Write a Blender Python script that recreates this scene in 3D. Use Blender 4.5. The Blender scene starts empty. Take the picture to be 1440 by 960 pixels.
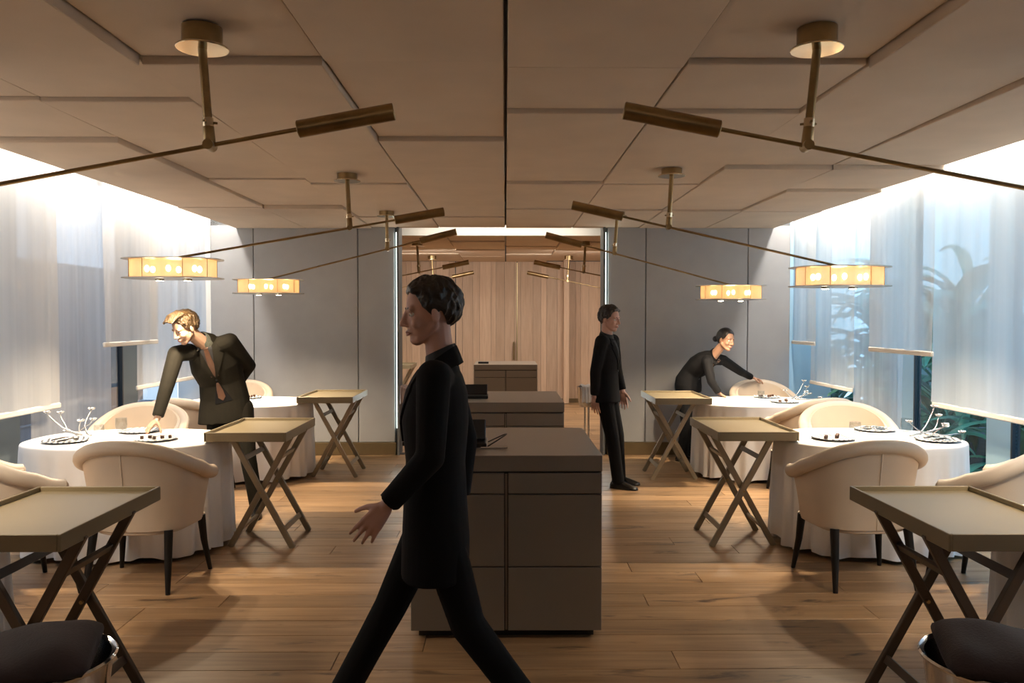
import bpy, bmesh, math, random
from mathutils import Vector, Matrix, Quaternion
from mathutils.bvhtree import BVHTree
V = Vector
PI = math.pi
rnd = random.Random(7)
sc = bpy.context.scene
COL = sc.collection

# ------------------------------------------------------------------ camera, world, lights, exposure
cam_d = bpy.data.cameras.new('camera'); cam = bpy.data.objects.new('camera', cam_d); COL.objects.link(cam)
cam_d.sensor_width = 36.0; cam_d.lens = 1120.0 / 1440.0 * 36.0; cam_d.clip_end = 200
cam.location = (0, 0, 1.6)
cam.rotation_euler = (PI/2 - math.atan(31/1120.0), 0, -math.atan(9/1120.0))
sc.camera = cam
sc.view_settings.view_transform = 'Standard'; sc.view_settings.look = 'None'
sc.view_settings.gamma = 1.0; sc.view_settings.use_curve_mapping = False
sc.view_settings.exposure = 0.42
try:
    sc.cycles.use_denoising = True
    sc.cycles.max_bounces = 10; sc.cycles.transparent_max_bounces = 24
    sc.cycles.sample_clamp_indirect = 4.0
    sc.cycles.caustics_reflective = False; sc.cycles.caustics_refractive = False
except Exception:
    pass
w = bpy.data.worlds.new('dusk_sky'); sc.world = w; w.use_nodes = True
wn = w.node_tree.nodes; wl = w.node_tree.links
wbg = wn['Background']
wtc = wn.new('ShaderNodeTexCoord'); wsx = wn.new('ShaderNodeSeparateXYZ'); wr = wn.new('ShaderNodeValToRGB')
wl.new(wtc.outputs['Generated'], wsx.inputs[0]); wl.new(wsx.outputs['Z'], wr.inputs[0]); wl.new(wr.outputs[0], wbg.inputs[0])
wr.color_ramp.elements[0].position = 0.0; wr.color_ramp.elements[0].color = (0.52, 0.70, 0.90, 1)
wr.color_ramp.elements[1].position = 0.8; wr.color_ramp.elements[1].color = (0.30, 0.52, 0.85, 1)
WORLD_STRENGTH = 2.2
wbg.inputs[1].default_value = WORLD_STRENGTH

def area(name, loc, size, size_y, power, col, direction, along=(0, 0, 1)):
    """rectangular lamp: size_y runs along `along`, light leaves along `direction`"""
    d = bpy.data.lights.new(name, 'AREA'); d.shape = 'RECTANGLE'; d.size = size; d.size_y = size_y
    d.energy = power; d.color = col
    o = bpy.data.objects.new(name, d); COL.objects.link(o); o.location = loc
    z = -V(direction).normalized(); y = V(along); y = y - z*y.dot(z)
    if y.length < 1e-3: y = V((0, 1, 0)); y = y - z*y.dot(z)
    y.normalize(); x = y.cross(z)
    o.rotation_euler = Matrix((x, y, z)).transposed().to_euler()
    return o
WARM = (1.0, 0.78, 0.52); REARC = (1.0, 0.92, 0.82); NEUT = (1.0, 0.93, 0.84)
# LED lines hidden in the side slots above the ceiling edge, washing the blinds
for sx in (-1, 1):
    area('cove_light', (sx*3.25, 5.2, 2.95), 0.06, 8.2, 105, NEUT, (sx*0.28, 0, -1), (0, 1, 0))
# the light slot over the opening in the back wall
area('slot_light', (-0.05, 9.82, 2.93), 2.2, 0.2, 14, (1.0, 0.93, 0.8), (0, 0, -1), (0, 1, 0))
# added fill lights without a visible fixture: two in the rear room, one over the viewer
area('rear_room_fill', (-1.3, 12.6, 2.6), 1.2, 1.8, 66, REARC, (0.1, 0.5, -1), (0, 1, 0))
area('rear_room_fill', (1.3, 12.6, 2.6), 1.2, 1.8, 66, REARC, (-0.1, 0.5, -1), (0, 1, 0))
area('front_fill', (0.0, 0.3, 2.55), 3.0, 0.8, 3, (1.0, 0.80, 0.58), (0, 0.5, -1), (0, 1, 0))

# ------------------------------------------------------------------ materials
MATS = {}
def mat(name, col, rough=0.6, metal=0.0, spec=0.5, var=0.0, vscale=8.0, stretch=(1, 1, 1), bump=0.0, bscale=60.0, rand=0.0, trans=0.0, coat=0.0, emit=None, estr=0.0, sheen=0.0):
    m = bpy.data.materials.new(name); m.use_nodes = True
    nt = m.node_tree; N = nt.nodes; L = nt.links; b = N['Principled BSDF']
    b.inputs['Base Color'].default_value = (*col, 1); b.inputs['Roughness'].default_value = rough
    b.inputs['Metallic'].default_value = metal; b.inputs['Specular IOR Level'].default_value = spec
    b.inputs['Coat Weight'].default_value = coat; b.inputs['Sheen Weight'].default_value = sheen
    b.inputs['Transmission Weight'].default_value = trans
    if emit: b.inputs['Emission Color'].default_value = (*emit, 1); b.inputs['Emission Strength'].default_value = estr
    tc = N.new('ShaderNodeTexCoord'); mp = N.new('ShaderNodeMapping'); mp.inputs['Scale'].default_value = stretch
    oi = N.new('ShaderNodeObjectInfo')
    ad = N.new('ShaderNodeVectorMath'); ad.operation = 'MULTIPLY_ADD'
    cx = N.new('ShaderNodeCombineXYZ'); L.new(oi.outputs['Random'], cx.inputs[0]); L.new(oi.outputs['Random'], cx.inputs[1]); L.new(oi.outputs['Random'], cx.inputs[2])
    L.new(cx.outputs[0], ad.inputs[0]); ad.inputs[1].default_value = (17, 31, 43); L.new(tc.outputs['Object'], ad.inputs[2])
    L.new(ad.outputs[0], mp.inputs[0])
    if var > 0 or rand > 0:
        no = N.new('ShaderNodeTexNoise'); no.inputs['Scale'].default_value = vscale; no.inputs['Detail'].default_value = 6
        L.new(mp.outputs[0], no.inputs['Vector'])
        hs = N.new('ShaderNodeHueSaturation'); hs.inputs['Color'].default_value = (*col, 1)
        mr = N.new('ShaderNodeMapRange'); mr.inputs[1].default_value = 0.3; mr.inputs[2].default_value = 0.7
        mr.inputs[3].default_value = 1 - var; mr.inputs[4].default_value = 1 + var
        L.new(no.outputs[0], mr.inputs[0])
        mr2 = N.new('ShaderNodeMapRange'); mr2.inputs[3].default_value = 1 - rand; mr2.inputs[4].default_value = 1 + rand
        L.new(oi.outputs['Random'], mr2.inputs[0])
        mu = N.new('ShaderNodeMath'); mu.operation = 'MULTIPLY'; L.new(mr.outputs[0], mu.inputs[0]); L.new(mr2.outputs[0], mu.inputs[1])
        L.new(mu.outputs[0], hs.inputs['Value']); L.new(hs.outputs[0], b.inputs['Base Color'])
    if bump > 0:
        n2 = N.new('ShaderNodeTexNoise'); n2.inputs['Scale'].default_value = bscale; n2.inputs['Detail'].default_value = 4
        L.new(mp.outputs[0], n2.inputs['Vector'])
        bp = N.new('ShaderNodeBump'); bp.inputs['Strength'].default_value = bump; bp.inputs['Distance'].default_value = 0.01
        L.new(n2.outputs[0], bp.inputs['Height']); L.new(bp.outputs[0], b.inputs['Normal'])
    MATS[name] = m
    return m

def wood(name, c1, c2, dark, axis, rough=0.45, knots=True, rand=0.12, grain=26):
    """board wood: grain runs along the local axis of the board"""
    m = bpy.data.materials.new(name); m.use_nodes = True
    nt = m.node_tree; N = nt.nodes; L = nt.links; b = N['Principled BSDF']
    b.inputs['Roughness'].default_value = rough; b.inputs['Specular IOR Level'].default_value = 0.35
    tc = N.new('ShaderNodeTexCoord'); oi = N.new('ShaderNodeObjectInfo')
    cx = N.new('ShaderNodeCombineXYZ')
    for i in range(3): L.new(oi.outputs['Random'], cx.inputs[i])
    ad = N.new('ShaderNodeVectorMath'); ad.operation = 'MULTIPLY_ADD'; ad.inputs[1].default_value = (37, 53, 71)
    L.new(cx.outputs[0], ad.inputs[0]); L.new(tc.outputs['Object'], ad.inputs[2])
    mp = N.new('ShaderNodeMapping'); s = [1, 1, 1]; s[axis] = 0.06; mp.inputs['Scale'].default_value = s; L.new(ad.outputs[0], mp.inputs[0])
    no = N.new('ShaderNodeTexNoise'); no.inputs['Scale'].default_value = grain; no.inputs['Detail'].default_value = 8; no.inputs['Roughness'].default_value = 0.65
    L.new(mp.outputs[0], no.inputs['Vector'])
    r = N.new('ShaderNodeValToRGB'); r.color_ramp.elements[0].position = 0.3; r.color_ramp.elements[0].color = (*c1, 1)
    r.color_ramp.elements[1].position = 0.72; r.color_ramp.elements[1].color = (*c2, 1); L.new(no.outputs[0], r.inputs[0])
    mr = N.new('ShaderNodeMapRange'); mr.inputs[3].default_value = 1 - rand; mr.inputs[4].default_value = 1 + rand; L.new(oi.outputs['Random'], mr.inputs[0])
    hs = N.new('ShaderNodeHueSaturation'); L.new(r.outputs[0], hs.inputs['Color']); L.new(mr.outputs[0], hs.inputs['Value'])
    out = hs.outputs[0]
    if knots:
        mp2 = N.new('ShaderNodeMapping'); s2 = [1, 1, 1]; s2[axis] = 0.22; mp2.inputs['Scale'].default_value = s2; L.new(ad.outputs[0], mp2.inputs[0])
        n3 = N.new('ShaderNodeTexNoise'); n3.inputs['Scale'].default_value = 9; n3.inputs['Detail'].default_value = 5; n3.inputs['Roughness'].default_value = 0.6; n3.inputs['Distortion'].default_value = 0.6
        L.new(mp2.outputs[0], n3.inputs['Vector'])
        r3 = N.new('ShaderNodeValToRGB'); r3.color_ramp.elements[0].position = 0.60; r3.color_ramp.elements[0].color = (0, 0, 0, 1)
        r3.color_ramp.elements[1].position = 0.72; r3.color_ramp.elements[1].color = (1, 1, 1, 1); L.new(n3.outputs[0], r3.inputs[0])
        mx = N.new('ShaderNodeMixRGB'); L.new(r3.outputs[0], mx.inputs[0]); L.new(out, mx.inputs[1]); mx.inputs[2].default_value = (*dark, 1)
        out = mx.outputs[0]
    L.new(out, b.inputs['Base Color'])
    bp = N.new('ShaderNodeBump'); bp.inputs['Strength'].default_value = 0.12; bp.inputs['Distance'].default_value = 0.004
    L.new(no.outputs[0], bp.inputs['Height']); L.new(bp.outputs[0], b.inputs['Normal'])
    MATS[name] = m
    return m

def sheer(name, col, tr, streak=0.5):
    """thin woven voile: part see-through, part scattering"""
    m = bpy.data.materials.new(name); m.use_nodes = True
    nt = m.node_tree; N = nt.nodes; L = nt.links; N.remove(N['Principled BSDF']); out = N['Material Output']
    tc = N.new('ShaderNodeTexCoord'); mp = N.new('ShaderNodeMapping'); mp.inputs['Scale'].default_value = (1, 1, 0.02); L.new(tc.outputs['Object'], mp.inputs[0])
    no = N.new('ShaderNodeTexNoise'); no.inputs['Scale'].default_value = 11; no.inputs['Detail'].default_value = 5; L.new(mp.outputs[0], no.inputs['Vector'])
    mr = N.new('ShaderNodeMapRange'); mr.inputs[1].default_value = 0.3; mr.inputs[2].default_value = 0.7
    mr.inputs[3].default_value = tr*(1-streak); mr.inputs[4].default_value = tr*(1+streak); L.new(no.outputs[0], mr.inputs[0])
    d = N.new('ShaderNodeBsdfDiffuse'); d.inputs[0].default_value = (*col, 1)
    t = N.new('ShaderNodeBsdfTranslucent'); t.inputs[0].default_value = (*col, 1)
    m1 = N.new('ShaderNodeMixShader'); m1.inputs[0].default_value = 0.5; L.new(d.outputs[0], m1.inputs[1]); L.new(t.outputs[0], m1.inputs[2])
    tp = N.new('ShaderNodeBsdfTransparent')
    m2 = N.new('ShaderNodeMixShader'); L.new(mr.outputs[0], m2.inputs[0]); L.new(m1.outputs[0], m2.inputs[1]); L.new(tp.outputs[0], m2.inputs[2])
    L.new(m2.outputs[0], out.inputs[0]); MATS[name] = m
    return m

def thin_glass(name, tint, refl=0.12, rough=0.0, ior=1.5):
    m = bpy.data.materials.new(name); m.use_nodes = True
    nt = m.node_tree; N = nt.nodes; L = nt.links; N.remove(N['Principled BSDF']); out = N['Material Output']
    tp = N.new('ShaderNodeBsdfTransparent'); tp.inputs[0].default_value = (*tint, 1)
    g = N.new('ShaderNodeBsdfGlossy'); g.inputs['Roughness'].default_value = rough
    lw = N.new('ShaderNodeFresnel'); lw.inputs[0].default_value = ior
    ad = N.new('ShaderNodeMath'); ad.operation = 'ADD'; ad.use_clamp = True; ad.inputs[1].default_value = refl; L.new(lw.outputs[0], ad.inputs[0])
    ge = N.new('ShaderNodeNewGeometry'); iv = N.new('ShaderNodeMath'); iv.operation = 'SUBTRACT'; iv.inputs[0].default_value = 1.0; L.new(ge.outputs['Backfacing'], iv.inputs[1])
    mk = N.new('ShaderNodeMath'); mk.operation = 'MULTIPLY'; L.new(ad.outputs[0], mk.inputs[0]); L.new(iv.outputs[0], mk.inputs[1])   # the second face of a pane only lets through
    mx = N.new('ShaderNodeMixShader'); L.new(mk.outputs[0], mx.inputs[0]); L.new(tp.outputs[0], mx.inputs[1]); L.new(g.outputs[0], mx.inputs[2])
    L.new(mx.outputs[0], out.inputs[0]); MATS[name] = m
    return m

mat('ceiling_felt', (0.64, 0.52, 0.405), 0.9, var=0.04, vscale=3, bump=0.08, bscale=120, spec=0.2)
mat('slot_white', (0.85, 0.83, 0.78), 0.7)
mat('wall_fabric', (0.35, 0.352, 0.36), 0.85, var=0.04, vscale=4, bump=0.08, bscale=150, spec=0.2)
mat('wall_dark', (0.12, 0.125, 0.13), 0.7)
mat('bronze_board', (0.16, 0.115, 0.06), 0.4, metal=0.4, var=0.1)
mat('plain_wall', (0.42, 0.40, 0.37), 0.8)
wood('oak_floor', (0.22, 0.125, 0.06), (0.42, 0.265, 0.14), (0.05, 0.022, 0.01), 0, 0.38, True, 0.22, 22)
wood('wall_wood', (0.42, 0.295, 0.205), (0.54, 0.39, 0.28), (0.2, 0.12, 0.07), 2, 0.5, False, 0.13, 30)
mat('lacquer', (0.20, 0.165, 0.13), 0.34, var=0.03, vscale=3, spec=0.5)
mat('lacquer_dark', (0.03, 0.026, 0.022), 0.5)
mat('tray_lacquer', (0.21, 0.17, 0.105), 0.34, var=0.05, vscale=2, spec=0.5)
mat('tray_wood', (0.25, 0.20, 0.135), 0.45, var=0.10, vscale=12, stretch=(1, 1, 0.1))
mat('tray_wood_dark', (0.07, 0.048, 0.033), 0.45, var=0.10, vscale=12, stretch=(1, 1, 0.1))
mat('brass', (0.30, 0.21, 0.105), 0.33, metal=1.0, var=0.25, vscale=9, stretch=(1, 1, 1))
mat('brass_polished', (0.72, 0.62, 0.45), 0.16, metal=1.0, var=0.1, vscale=6)
mat('shade_plate', (0.55, 0.50, 0.43), 0.3, metal=0.9)
mat('bulb_glow', (1, 0.8, 0.5), 0.5, emit=(1.0, 0.66, 0.30), estr=28)
mat('lens_glow', (1, 0.9, 0.7), 0.5, emit=(1.0, 0.85, 0.6), estr=30)
mat('led_strip', (0.9, 1, 0.95), 0.5, emit=(0.86, 1.0, 0.93), estr=3.0)
mat('brass_strip', (0.85, 0.70, 0.42), 0.3, metal=0.9)
sheer('shade_fabric', (1.0, 0.68, 0.42), 0.40, 0.2)
sheer('voile', (0.95, 0.93, 0.90), 0.18, 0.3)
sheer('voile_thin', (0.92, 0.93, 0.95), 0.34, 0.3)
mat('hem_cloth', (0.86, 0.81, 0.74), 0.9, bump=0.2, bscale=60)
mat('leather', (0.60, 0.49, 0.38), 0.48, var=0.04, vscale=5, bump=0.06, bscale=180)
mat('leather_in', (0.70, 0.58, 0.45), 0.5, var=0.04, vscale=5, bump=0.06, bscale=180)
mat('piping', (0.74, 0.62, 0.49), 0.5)
mat('ebony', (0.010, 0.008, 0.007), 0.45, spec=0.25)
mat('linen', (0.84, 0.83, 0.82), 0.85, bump=0.10, bscale=220, sheen=0.2)
mat('chrome', (0.72, 0.72, 0.74), 0.12, metal=1.0)
mat('silver', (0.80, 0.78, 0.74), 0.25, metal=1.0, bump=0.3, bscale=80)
mat('black_plastic', (0.012, 0.012, 0.013), 0.3)
mat('napkin_brown', (0.030, 0.018, 0.018), 0.85, var=0.15, vscale=20, bump=0.25, bscale=160)
mat('napkin_grey', (0.50, 0.47, 0.46), 0.85, var=0.1, bump=0.25, bscale=160)
mat('napkin_taupe', (0.23, 0.17, 0.155), 0.85, var=0.1, bump=0.25, bscale=160)
mat('aluminium_daylit', (0.46, 0.68, 0.82), 0.5)  # the blue of the daylight is painted into this frame colour
mat('aluminium_dim', (0.16, 0.20, 0.23), 0.5)  # same frame metal, colour darkened to stand for dimmer light on the left
mat('frame_dark', (0.03, 0.04, 0.05), 0.4)
mat('leaf_green', (0.15, 0.38, 0.24), 0.4, var=0.4, vscale=5, rand=0.35)
mat('soil', (0.06, 0.045, 0.03), 0.95, var=0.3)
mat('terrace', (0.20, 0.21, 0.22), 0.7, var=0.15)
mat('facade', (0.20, 0.19, 0.18), 0.8, var=0.06)
mat('facade_dark', (0.10, 0.17, 0.16), 0.8)
mat('suit_olive', (0.012, 0.010, 0.006), 0.85, var=0.12, vscale=30, bump=0.1, bscale=260, spec=0.2)
mat('suit_black', (0.006, 0.006, 0.007), 0.85, bump=0.1, bscale=260, spec=0.15)
mat('shirt_dark', (0.012, 0.012, 0.014), 0.7)
mat('shirt_grey', (0.10, 0.105, 0.085), 0.7, var=0.3, vscale=90)
mat('blouse_brown', (0.10, 0.055, 0.04), 0.6)
mat('tie_brown', (0.07, 0.026, 0.010), 0.5, var=0.1, vscale=60)
mat('skin_light', (0.46, 0.28, 0.19), 0.5, var=0.05, vscale=14)
mat('skin_mid', (0.38, 0.21, 0.135), 0.5, var=0.05, vscale=14)
mat('skin_pink', (0.50, 0.29, 0.23), 0.5, var=0.05, vscale=14)
mat('lip', (0.42, 0.17, 0.14), 0.45)
mat('eye_white', (0.75, 0.73, 0.70), 0.25)
mat('iris', (0.02, 0.012, 0.008), 0.2)
mat('hair_blond', (0.050, 0.028, 0.009), 0.42, var=0.5, vscale=16, stretch=(4, 0.5, 4), bump=0.9, bscale=40)
mat('hair_black', (0.008, 0.006, 0.006), 0.4, var=0.3, vscale=30, bump=0.5, bscale=70)
mat('shoe_black', (0.010, 0.009, 0.009), 0.18)
mat('cocoa', (0.07, 0.03, 0.015), 0.5)
mat('cord_red', (0.35, 0.06, 0.03), 0.5)
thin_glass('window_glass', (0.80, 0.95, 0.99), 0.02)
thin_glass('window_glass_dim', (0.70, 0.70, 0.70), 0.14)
thin_glass('tumbler_glass', (0.90, 0.92, 0.93), 0.07, 0.0, 1.5)

def plate_material():
    m = mat('plate_stripe', (0.62, 0.62, 0.60), 0.35)
    nt = m.node_tree; N = nt.nodes; L = nt.links; b = N['Principled BSDF']
    tc = N.new('ShaderNodeTexCoord'); wv = N.new('ShaderNodeTexWave'); wv.bands_direction = 'X'; wv.inputs['Scale'].default_value = 9.0
    wv.inputs['Distortion'].default_value = 1.2; wv.inputs['Detail'].default_value = 1
    mp = N.new('ShaderNodeMapping'); mp.inputs['Rotation'].default_value = (0, 0, 0.5); L.new(tc.outputs['Object'], mp.inputs[0]); L.new(mp.outputs[0], wv.inputs['Vector'])
    r = N.new('ShaderNodeValToRGB'); r.color_ramp.elements[0].position = 0.28; r.color_ramp.elements[0].color = (0.06, 0.065, 0.075, 1)
    r.color_ramp.elements[1].position = 0.42; r.color_ramp.elements[1].color = (0.66, 0.66, 0.64, 1)
    L.new(wv.outputs[0], r.inputs[0]); L.new(r.outputs[0], b.inputs['Base Color'])
plate_material()

# ------------------------------------------------------------------ mesh helpers
class MB:
    def __init__(s): s.v = []; s.f = []
    def add(s, vs, fs):
        k = len(s.v); s.v += [tuple(p) for p in vs]; s.f += [tuple(i + k for i in f) for f in fs]; return s
    def box(s, c, d, R=None):
        hx, hy, hz = d[0]/2, d[1]/2, d[2]/2
        vs = [V((x, y, z)) for z in (-hz, hz) for y in (-hy, hy) for x in (-hx, hx)]
        if R is not None: vs = [R @ p for p in vs]
        c = V(c); vs = [p + c for p in vs]
        return s.add(vs, [(0, 2, 3, 1), (4, 5, 7, 6), (0, 1, 5, 4), (2, 6, 7, 3), (0, 4, 6, 2), (1, 3, 7, 5)])
    def bar(s, p0, p1, wx, wy, side=(0, 1, 0)):
        """square bar from p0 to p1; wy measured along side"""
        p0, p1 = V(p0), V(p1); d = (p1 - p0).normalized(); y = V(side); y = (y - d*y.dot(d)).normalized(); x = y.cross(d)
        vs = [p + x*a*wx/2 + y*b*wy/2 for p in (p0, p1) for b in (-1, 1) for a in (-1, 1)]
        return s.add(vs, [(0, 2, 3, 1), (4, 5, 7, 6), (0, 1, 5, 4), (2, 6, 7, 3), (0, 4, 6, 2), (1, 3, 7, 5)])
    def rings(s, rings, cap=True, closed=True):
        n = len(rings[0]); vs = [p for r in rings for p in r]; fs = []
        for i in range(len(rings)-1):
            for j in range(n if closed else n-1):
                a = i*n + j; b = i*n + (j+1) % n
                fs.append((a, b, b+n, a+n))
        if cap:
            fs.append(tuple(reversed(range(n)))); fs.append(tuple(range((len(rings)-1)*n, len(rings)*n)))
        return s.add(vs, fs)
    def cyl(s, p0, p1, r0, r1=None, n=16):
        r1 = r0 if r1 is None else r1
        p0, p1 = V(p0), V(p1); d = (p1-p0).normalized(); a = d.orthogonal().normalized(); b = d.cross(a)
        R = lambda p, r: [p + a*math.cos(2*PI*i/n)*r + b*math.sin(2*PI*i/n)*r for i in range(n)]
        return s.rings([R(p0, r0), R(p1, r1)])
    def cap(s, p0, p1, r0, r1=None, n=12, m=4):
        r1 = r0 if r1 is None else r1
        p0, p1 = V(p0), V(p1); d = p1-p0
        d = d.normalized() if d.length > 1e-6 else V((0, 0, 1)); a = d.orthogonal().normalized(); b = d.cross(a)
        R = lambda p, r: [p + a*math.cos(2*PI*i/n)*r + b*math.sin(2*PI*i/n)*r for i in range(n)]
        rs = [R(p0 - d*r0*math.cos(q), r0*math.sin(q)) for q in [PI/2*(k+.4)/(m+.4) for k in range(m+1)]]
        rs += [R(p1 + d*r1*math.sin(q), r1*math.cos(q)) for q in [PI/2*k/(m+.4) for k in range(m+1)]]
        return s.rings(rs)
    def tube(s, pts, r, n=8, cap=True):
        pts = [V(p) for p in pts]; rs = []; a = None
        for i, p in enumerate(pts):
            d = (pts[min(i+1, len(pts)-1)] - pts[max(i-1, 0)]).normalized()
            a = d.orthogonal().normalized() if a is None else (a - d*a.dot(d)).normalized()
            b = d.cross(a); ri = r[i] if isinstance(r, (list, tuple)) else r
            rs.append([p + a*math.cos(2*PI*j/n)*ri + b*math.sin(2*PI*j/n)*ri for j in range(n)])
        return s.rings(rs, cap)
    def ell(s, c, ax, n=16, m=10):
        c = V(c); a, b, d = [V(q) for q in ax]; rs = []
        for i in range(m+1):
            t = PI*(i+.15)/(m+.3)
            rs.append([c + a*math.sin(t)*math.cos(2*PI*j/n) + b*math.sin(t)*math.sin(2*PI*j/n) - d*math.cos(t) for j in range(n)])
        return s.rings(rs)
    def lathe(s, prof, n=24, c=(0, 0, 0), sx=1, sy=1, cap=False):
        c = V(c)
        rs = [[c + V((r*math.cos(2*PI*j/n)*sx, r*math.sin(2*PI*j/n)*sy, z)) for j in range(n)] for r, z in prof]
        return s.rings(rs, cap)
    def prism(s, poly, z0, z1):
        n = len(poly); vs = [(x, y, z0) for x, y in poly] + [(x, y, z1) for x, y in poly]
        return s.add(vs, [tuple(reversed(range(n))), tuple(range(n, 2*n))] + [(i, (i+1) % n, (i+1) % n+n, i+n) for i in range(n)])
    def grid(s, fn, nu, nv, wrap=False):
        vs = [fn(i/nu, j/nv) for j in range(nv+1) for i in range(nu+1)]
        return s.add(vs, [(j*(nu+1)+i, j*(nu+1)+i+1, (j+1)*(nu+1)+i+1, (j+1)*(nu+1)+i) for j in range(nv) for i in range(nu)])
    def mesh(s, name, bevel=0.0, smooth=False, seg=1):
        me = bpy.data.meshes.new(name); me.from_pydata(s.v, [], s.f)
        bm = bmesh.new(); bm.from_mesh(me)
        bmesh.ops.recalc_face_normals(bm, faces=bm.faces)
        if bevel > 0:
            es = [e for e in bm.edges if len(e.link_faces) == 2 and e.calc_face_angle(0) > 0.5]
            bmesh.ops.bevel(bm, geom=es, offset=bevel, segments=seg, affect='EDGES', profile=0.5, clamp_overlap=True)
        bm.to_mesh(me); bm.free()
        if smooth == 'auto':
            me.polygons.foreach_set('use_smooth', [True]*len(me.polygons))
            try: me.set_sharp_from_angle(angle=math.radians(40))
            except Exception: pass
        elif smooth: me.polygons.foreach_set('use_smooth', [True]*len(me.polygons))
        return me
    def build(s, name, m, parent=None, bevel=0.0, smooth=False, seg=1):
        return link(name, s.mesh(name, bevel, smooth, seg), m, parent)

def link(name, me, m=None, parent=None):
    o = bpy.data.objects.new(name, me); COL.objects.link(o)
    if m is not None and not me.materials: me.materials.append(MATS[m] if isinstance(m, str) else m)
    if parent is not None:
        o.parent = parent; o.matrix_parent_inverse = Matrix.Identity(4)
    return o
def tag(o, label=None, cat=None, group=None, kind=None):
    if label: o['label'] = label
    if cat: o['category'] = cat
    if group: o['group'] = group
    if kind: o['kind'] = kind
    return o
def thing(name, label, cat, loc=(0, 0, 0), rz=0.0, group=None):
    o = bpy.data.objects.new(name, None); COL.objects.link(o); o.location = loc; o.rotation_euler = (0, 0, rz); o.empty_display_size = 0.1
    return tag(o, label, cat, group)
def copy_tree(o, parent=None):
    c = o.copy(); COL.objects.link(c)
    if parent is not None: c.parent = parent
    for ch in list(o.children): copy_tree(ch, c)
    return c
def struct(name, mb, m, bevel=0.0):
    o = mb.build(name, m, None, bevel); o['kind'] = 'structure'; return o
def smin(t): return t*t*(3-2*t)

# ------------------------------------------------------------------ floor
ZC = 2.71
floor = struct('floor', MB().box((0, 6.5, -0.045), (8.4, 18.4, 0.05)), 'oak_floor')
plank_cache = {}
def plank(xa, xb, ya, yb):
    key = (round(xb-xa, 2), round(yb-ya, 3))
    if key not in plank_cache:
        mb = MB(); L_, W_ = key
        a, b_ = L_/2-0.0015, W_/2-0.0015
        lo = [(-a, -b_, -0.02), (a, -b_, -0.02), (a, b_, -0.02), (-a, b_, -0.02)]
        mi = [(x, y, -0.0015) for x, y, z in lo]; c = 0.0015
        hi = [(-a+c, -b_+c, 0), (a-c, -b_+c, 0), (a-c, b_-c, 0), (-a+c, b_-c, 0)]
        mb.rings([lo, mi, hi]); plank_cache[key] = mb.mesh('plank')
    o = link('plank', plank_cache[key], 'oak_floor', floor)
    o.location = ((xa+xb)/2, (ya+yb)/2, 0)
y = 2.2; row = 0
while y < 15.3:
    wdt = 0.2
    if y < 9.3: x0, x1 = -3.6, 3.6
    else: x0, x1 = -2.4, 2.4
    x = x0 - rnd.choice([0.0, 0.4, 0.8, 1.2, 1.6, 2.0]); first = True
    while x < x1 - 0.05:
        L_ = rnd.choice([1.6, 2.0, 2.4, 2.8])
        a = max(x, x0); b = min(x+L_, x1)
        if b - a > 0.25: plank(a, b, y, y+wdt)
        elif b > a: plank(a, b, y, y+wdt)
        x += L_
    y += wdt; row += 1

# ------------------------------------------------------------------ ceiling of stepped felt panels
ceil_o = struct('ceiling', MB().box((0, 6.5, 3.06), (8.4, 18.4, 0.08)), 'ceiling_felt')
CX = [-3.16, -2.34, -1.565, -0.785, 0.0, 0.785, 1.565, 2.35, 3.16]
def yy(y): return 1243.0/(449-y)
PAN = {  # column: list of (y_start, y_end, drop start, drop end) in metres
 0: [(-1.0, 4.05, .012, .010), (4.05, 4.86, .024, .024), (4.86, 7.72, .052, .040), (7.72, 9.45, .046, .05)],
 1: [(-1.0, 3.46, .040, .036), (3.46, 4.05, .016, .012), (4.05, 6.3, .030, .018), (6.3, 7.75, .028, .020), (7.75, 9.45, .052, .05)],
 2: [(-1.0, 3.46, .002, .002), (3.46, 4.93, .030, .034), (4.93, 6.42, .030, .030), (6.42, 8.5, .042, .03), (8.5, 9.45, .04, .04)],
 3: [(-1.0, 3.48, .014, .014), (3.48, 4.93, .010, .006), (4.93, 5.78, .030, .030), (5.78, 8.55, .026, .024), (8.55, 9.45, .034, .034)],
 4: [(-1.0, 3.53, .020, .020), (3.53, 4.25, .018, .012), (4.25, 6.4, .032, .020), (6.4, 7.9, .040, .030), (7.9, 9.45, .040, .04)],
 5: [(-1.0, 3.46, .014, .004), (3.46, 4.25, .024, .012), (4.25, 6.45, .032, .030), (6.45, 7.95, .036, .028), (7.95, 9.45, .04, .04)],
 6: [(-1.0, 3.46, .046, .040), (3.46, 5.73, .030, .018), (5.73, 7.95, .044, .030), (7.95, 9.45, .045, .045)],
 7: [(-1.0, 3.6, .050, .050), (3.6, 5.73, .052, .018), (5.73, 6.68, .044, .030), (6.68, 7.95, .052, .042), (7.95, 9.45, .046, .046)],
}
def panel(xa, xb, ya, yb, da, db, zt=2.83):
    g = 0.0045; xa += 0.004*(abs(xa) < .01); xb -= 0.004*(abs(xb) < .01); da *= 1.25; db *= 1.25; top = [(xa+g, ya+g, zt), (xb-g, ya+g, zt), (xb-g, yb-g, zt), (xa+g, yb-g, zt)]
    z = lambda y, d: ZC+0.02-d
    mid = [(x, y_, (z(0, da) if i < 2 else z(0, db))+0.004) for i, (x, y_, _) in enumerate(top)]
    c = 0.004
    bot = [(xa+g+c, ya+g+c, z(0, da)), (xb-g-c, ya+g+c, z(0, da)), (xb-g-c, yb-g-c, z(0, db)), (xa+g+c, yb-g-c, z(0, db))]
    return MB().rings([top, mid, bot]).build('ceiling_panel', 'ceiling_felt', ceil_o)
for c, lst in PAN.items():
    for ya, yb, da, db in lst: panel(CX[c], CX[c+1], ya, yb, da, db)
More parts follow.
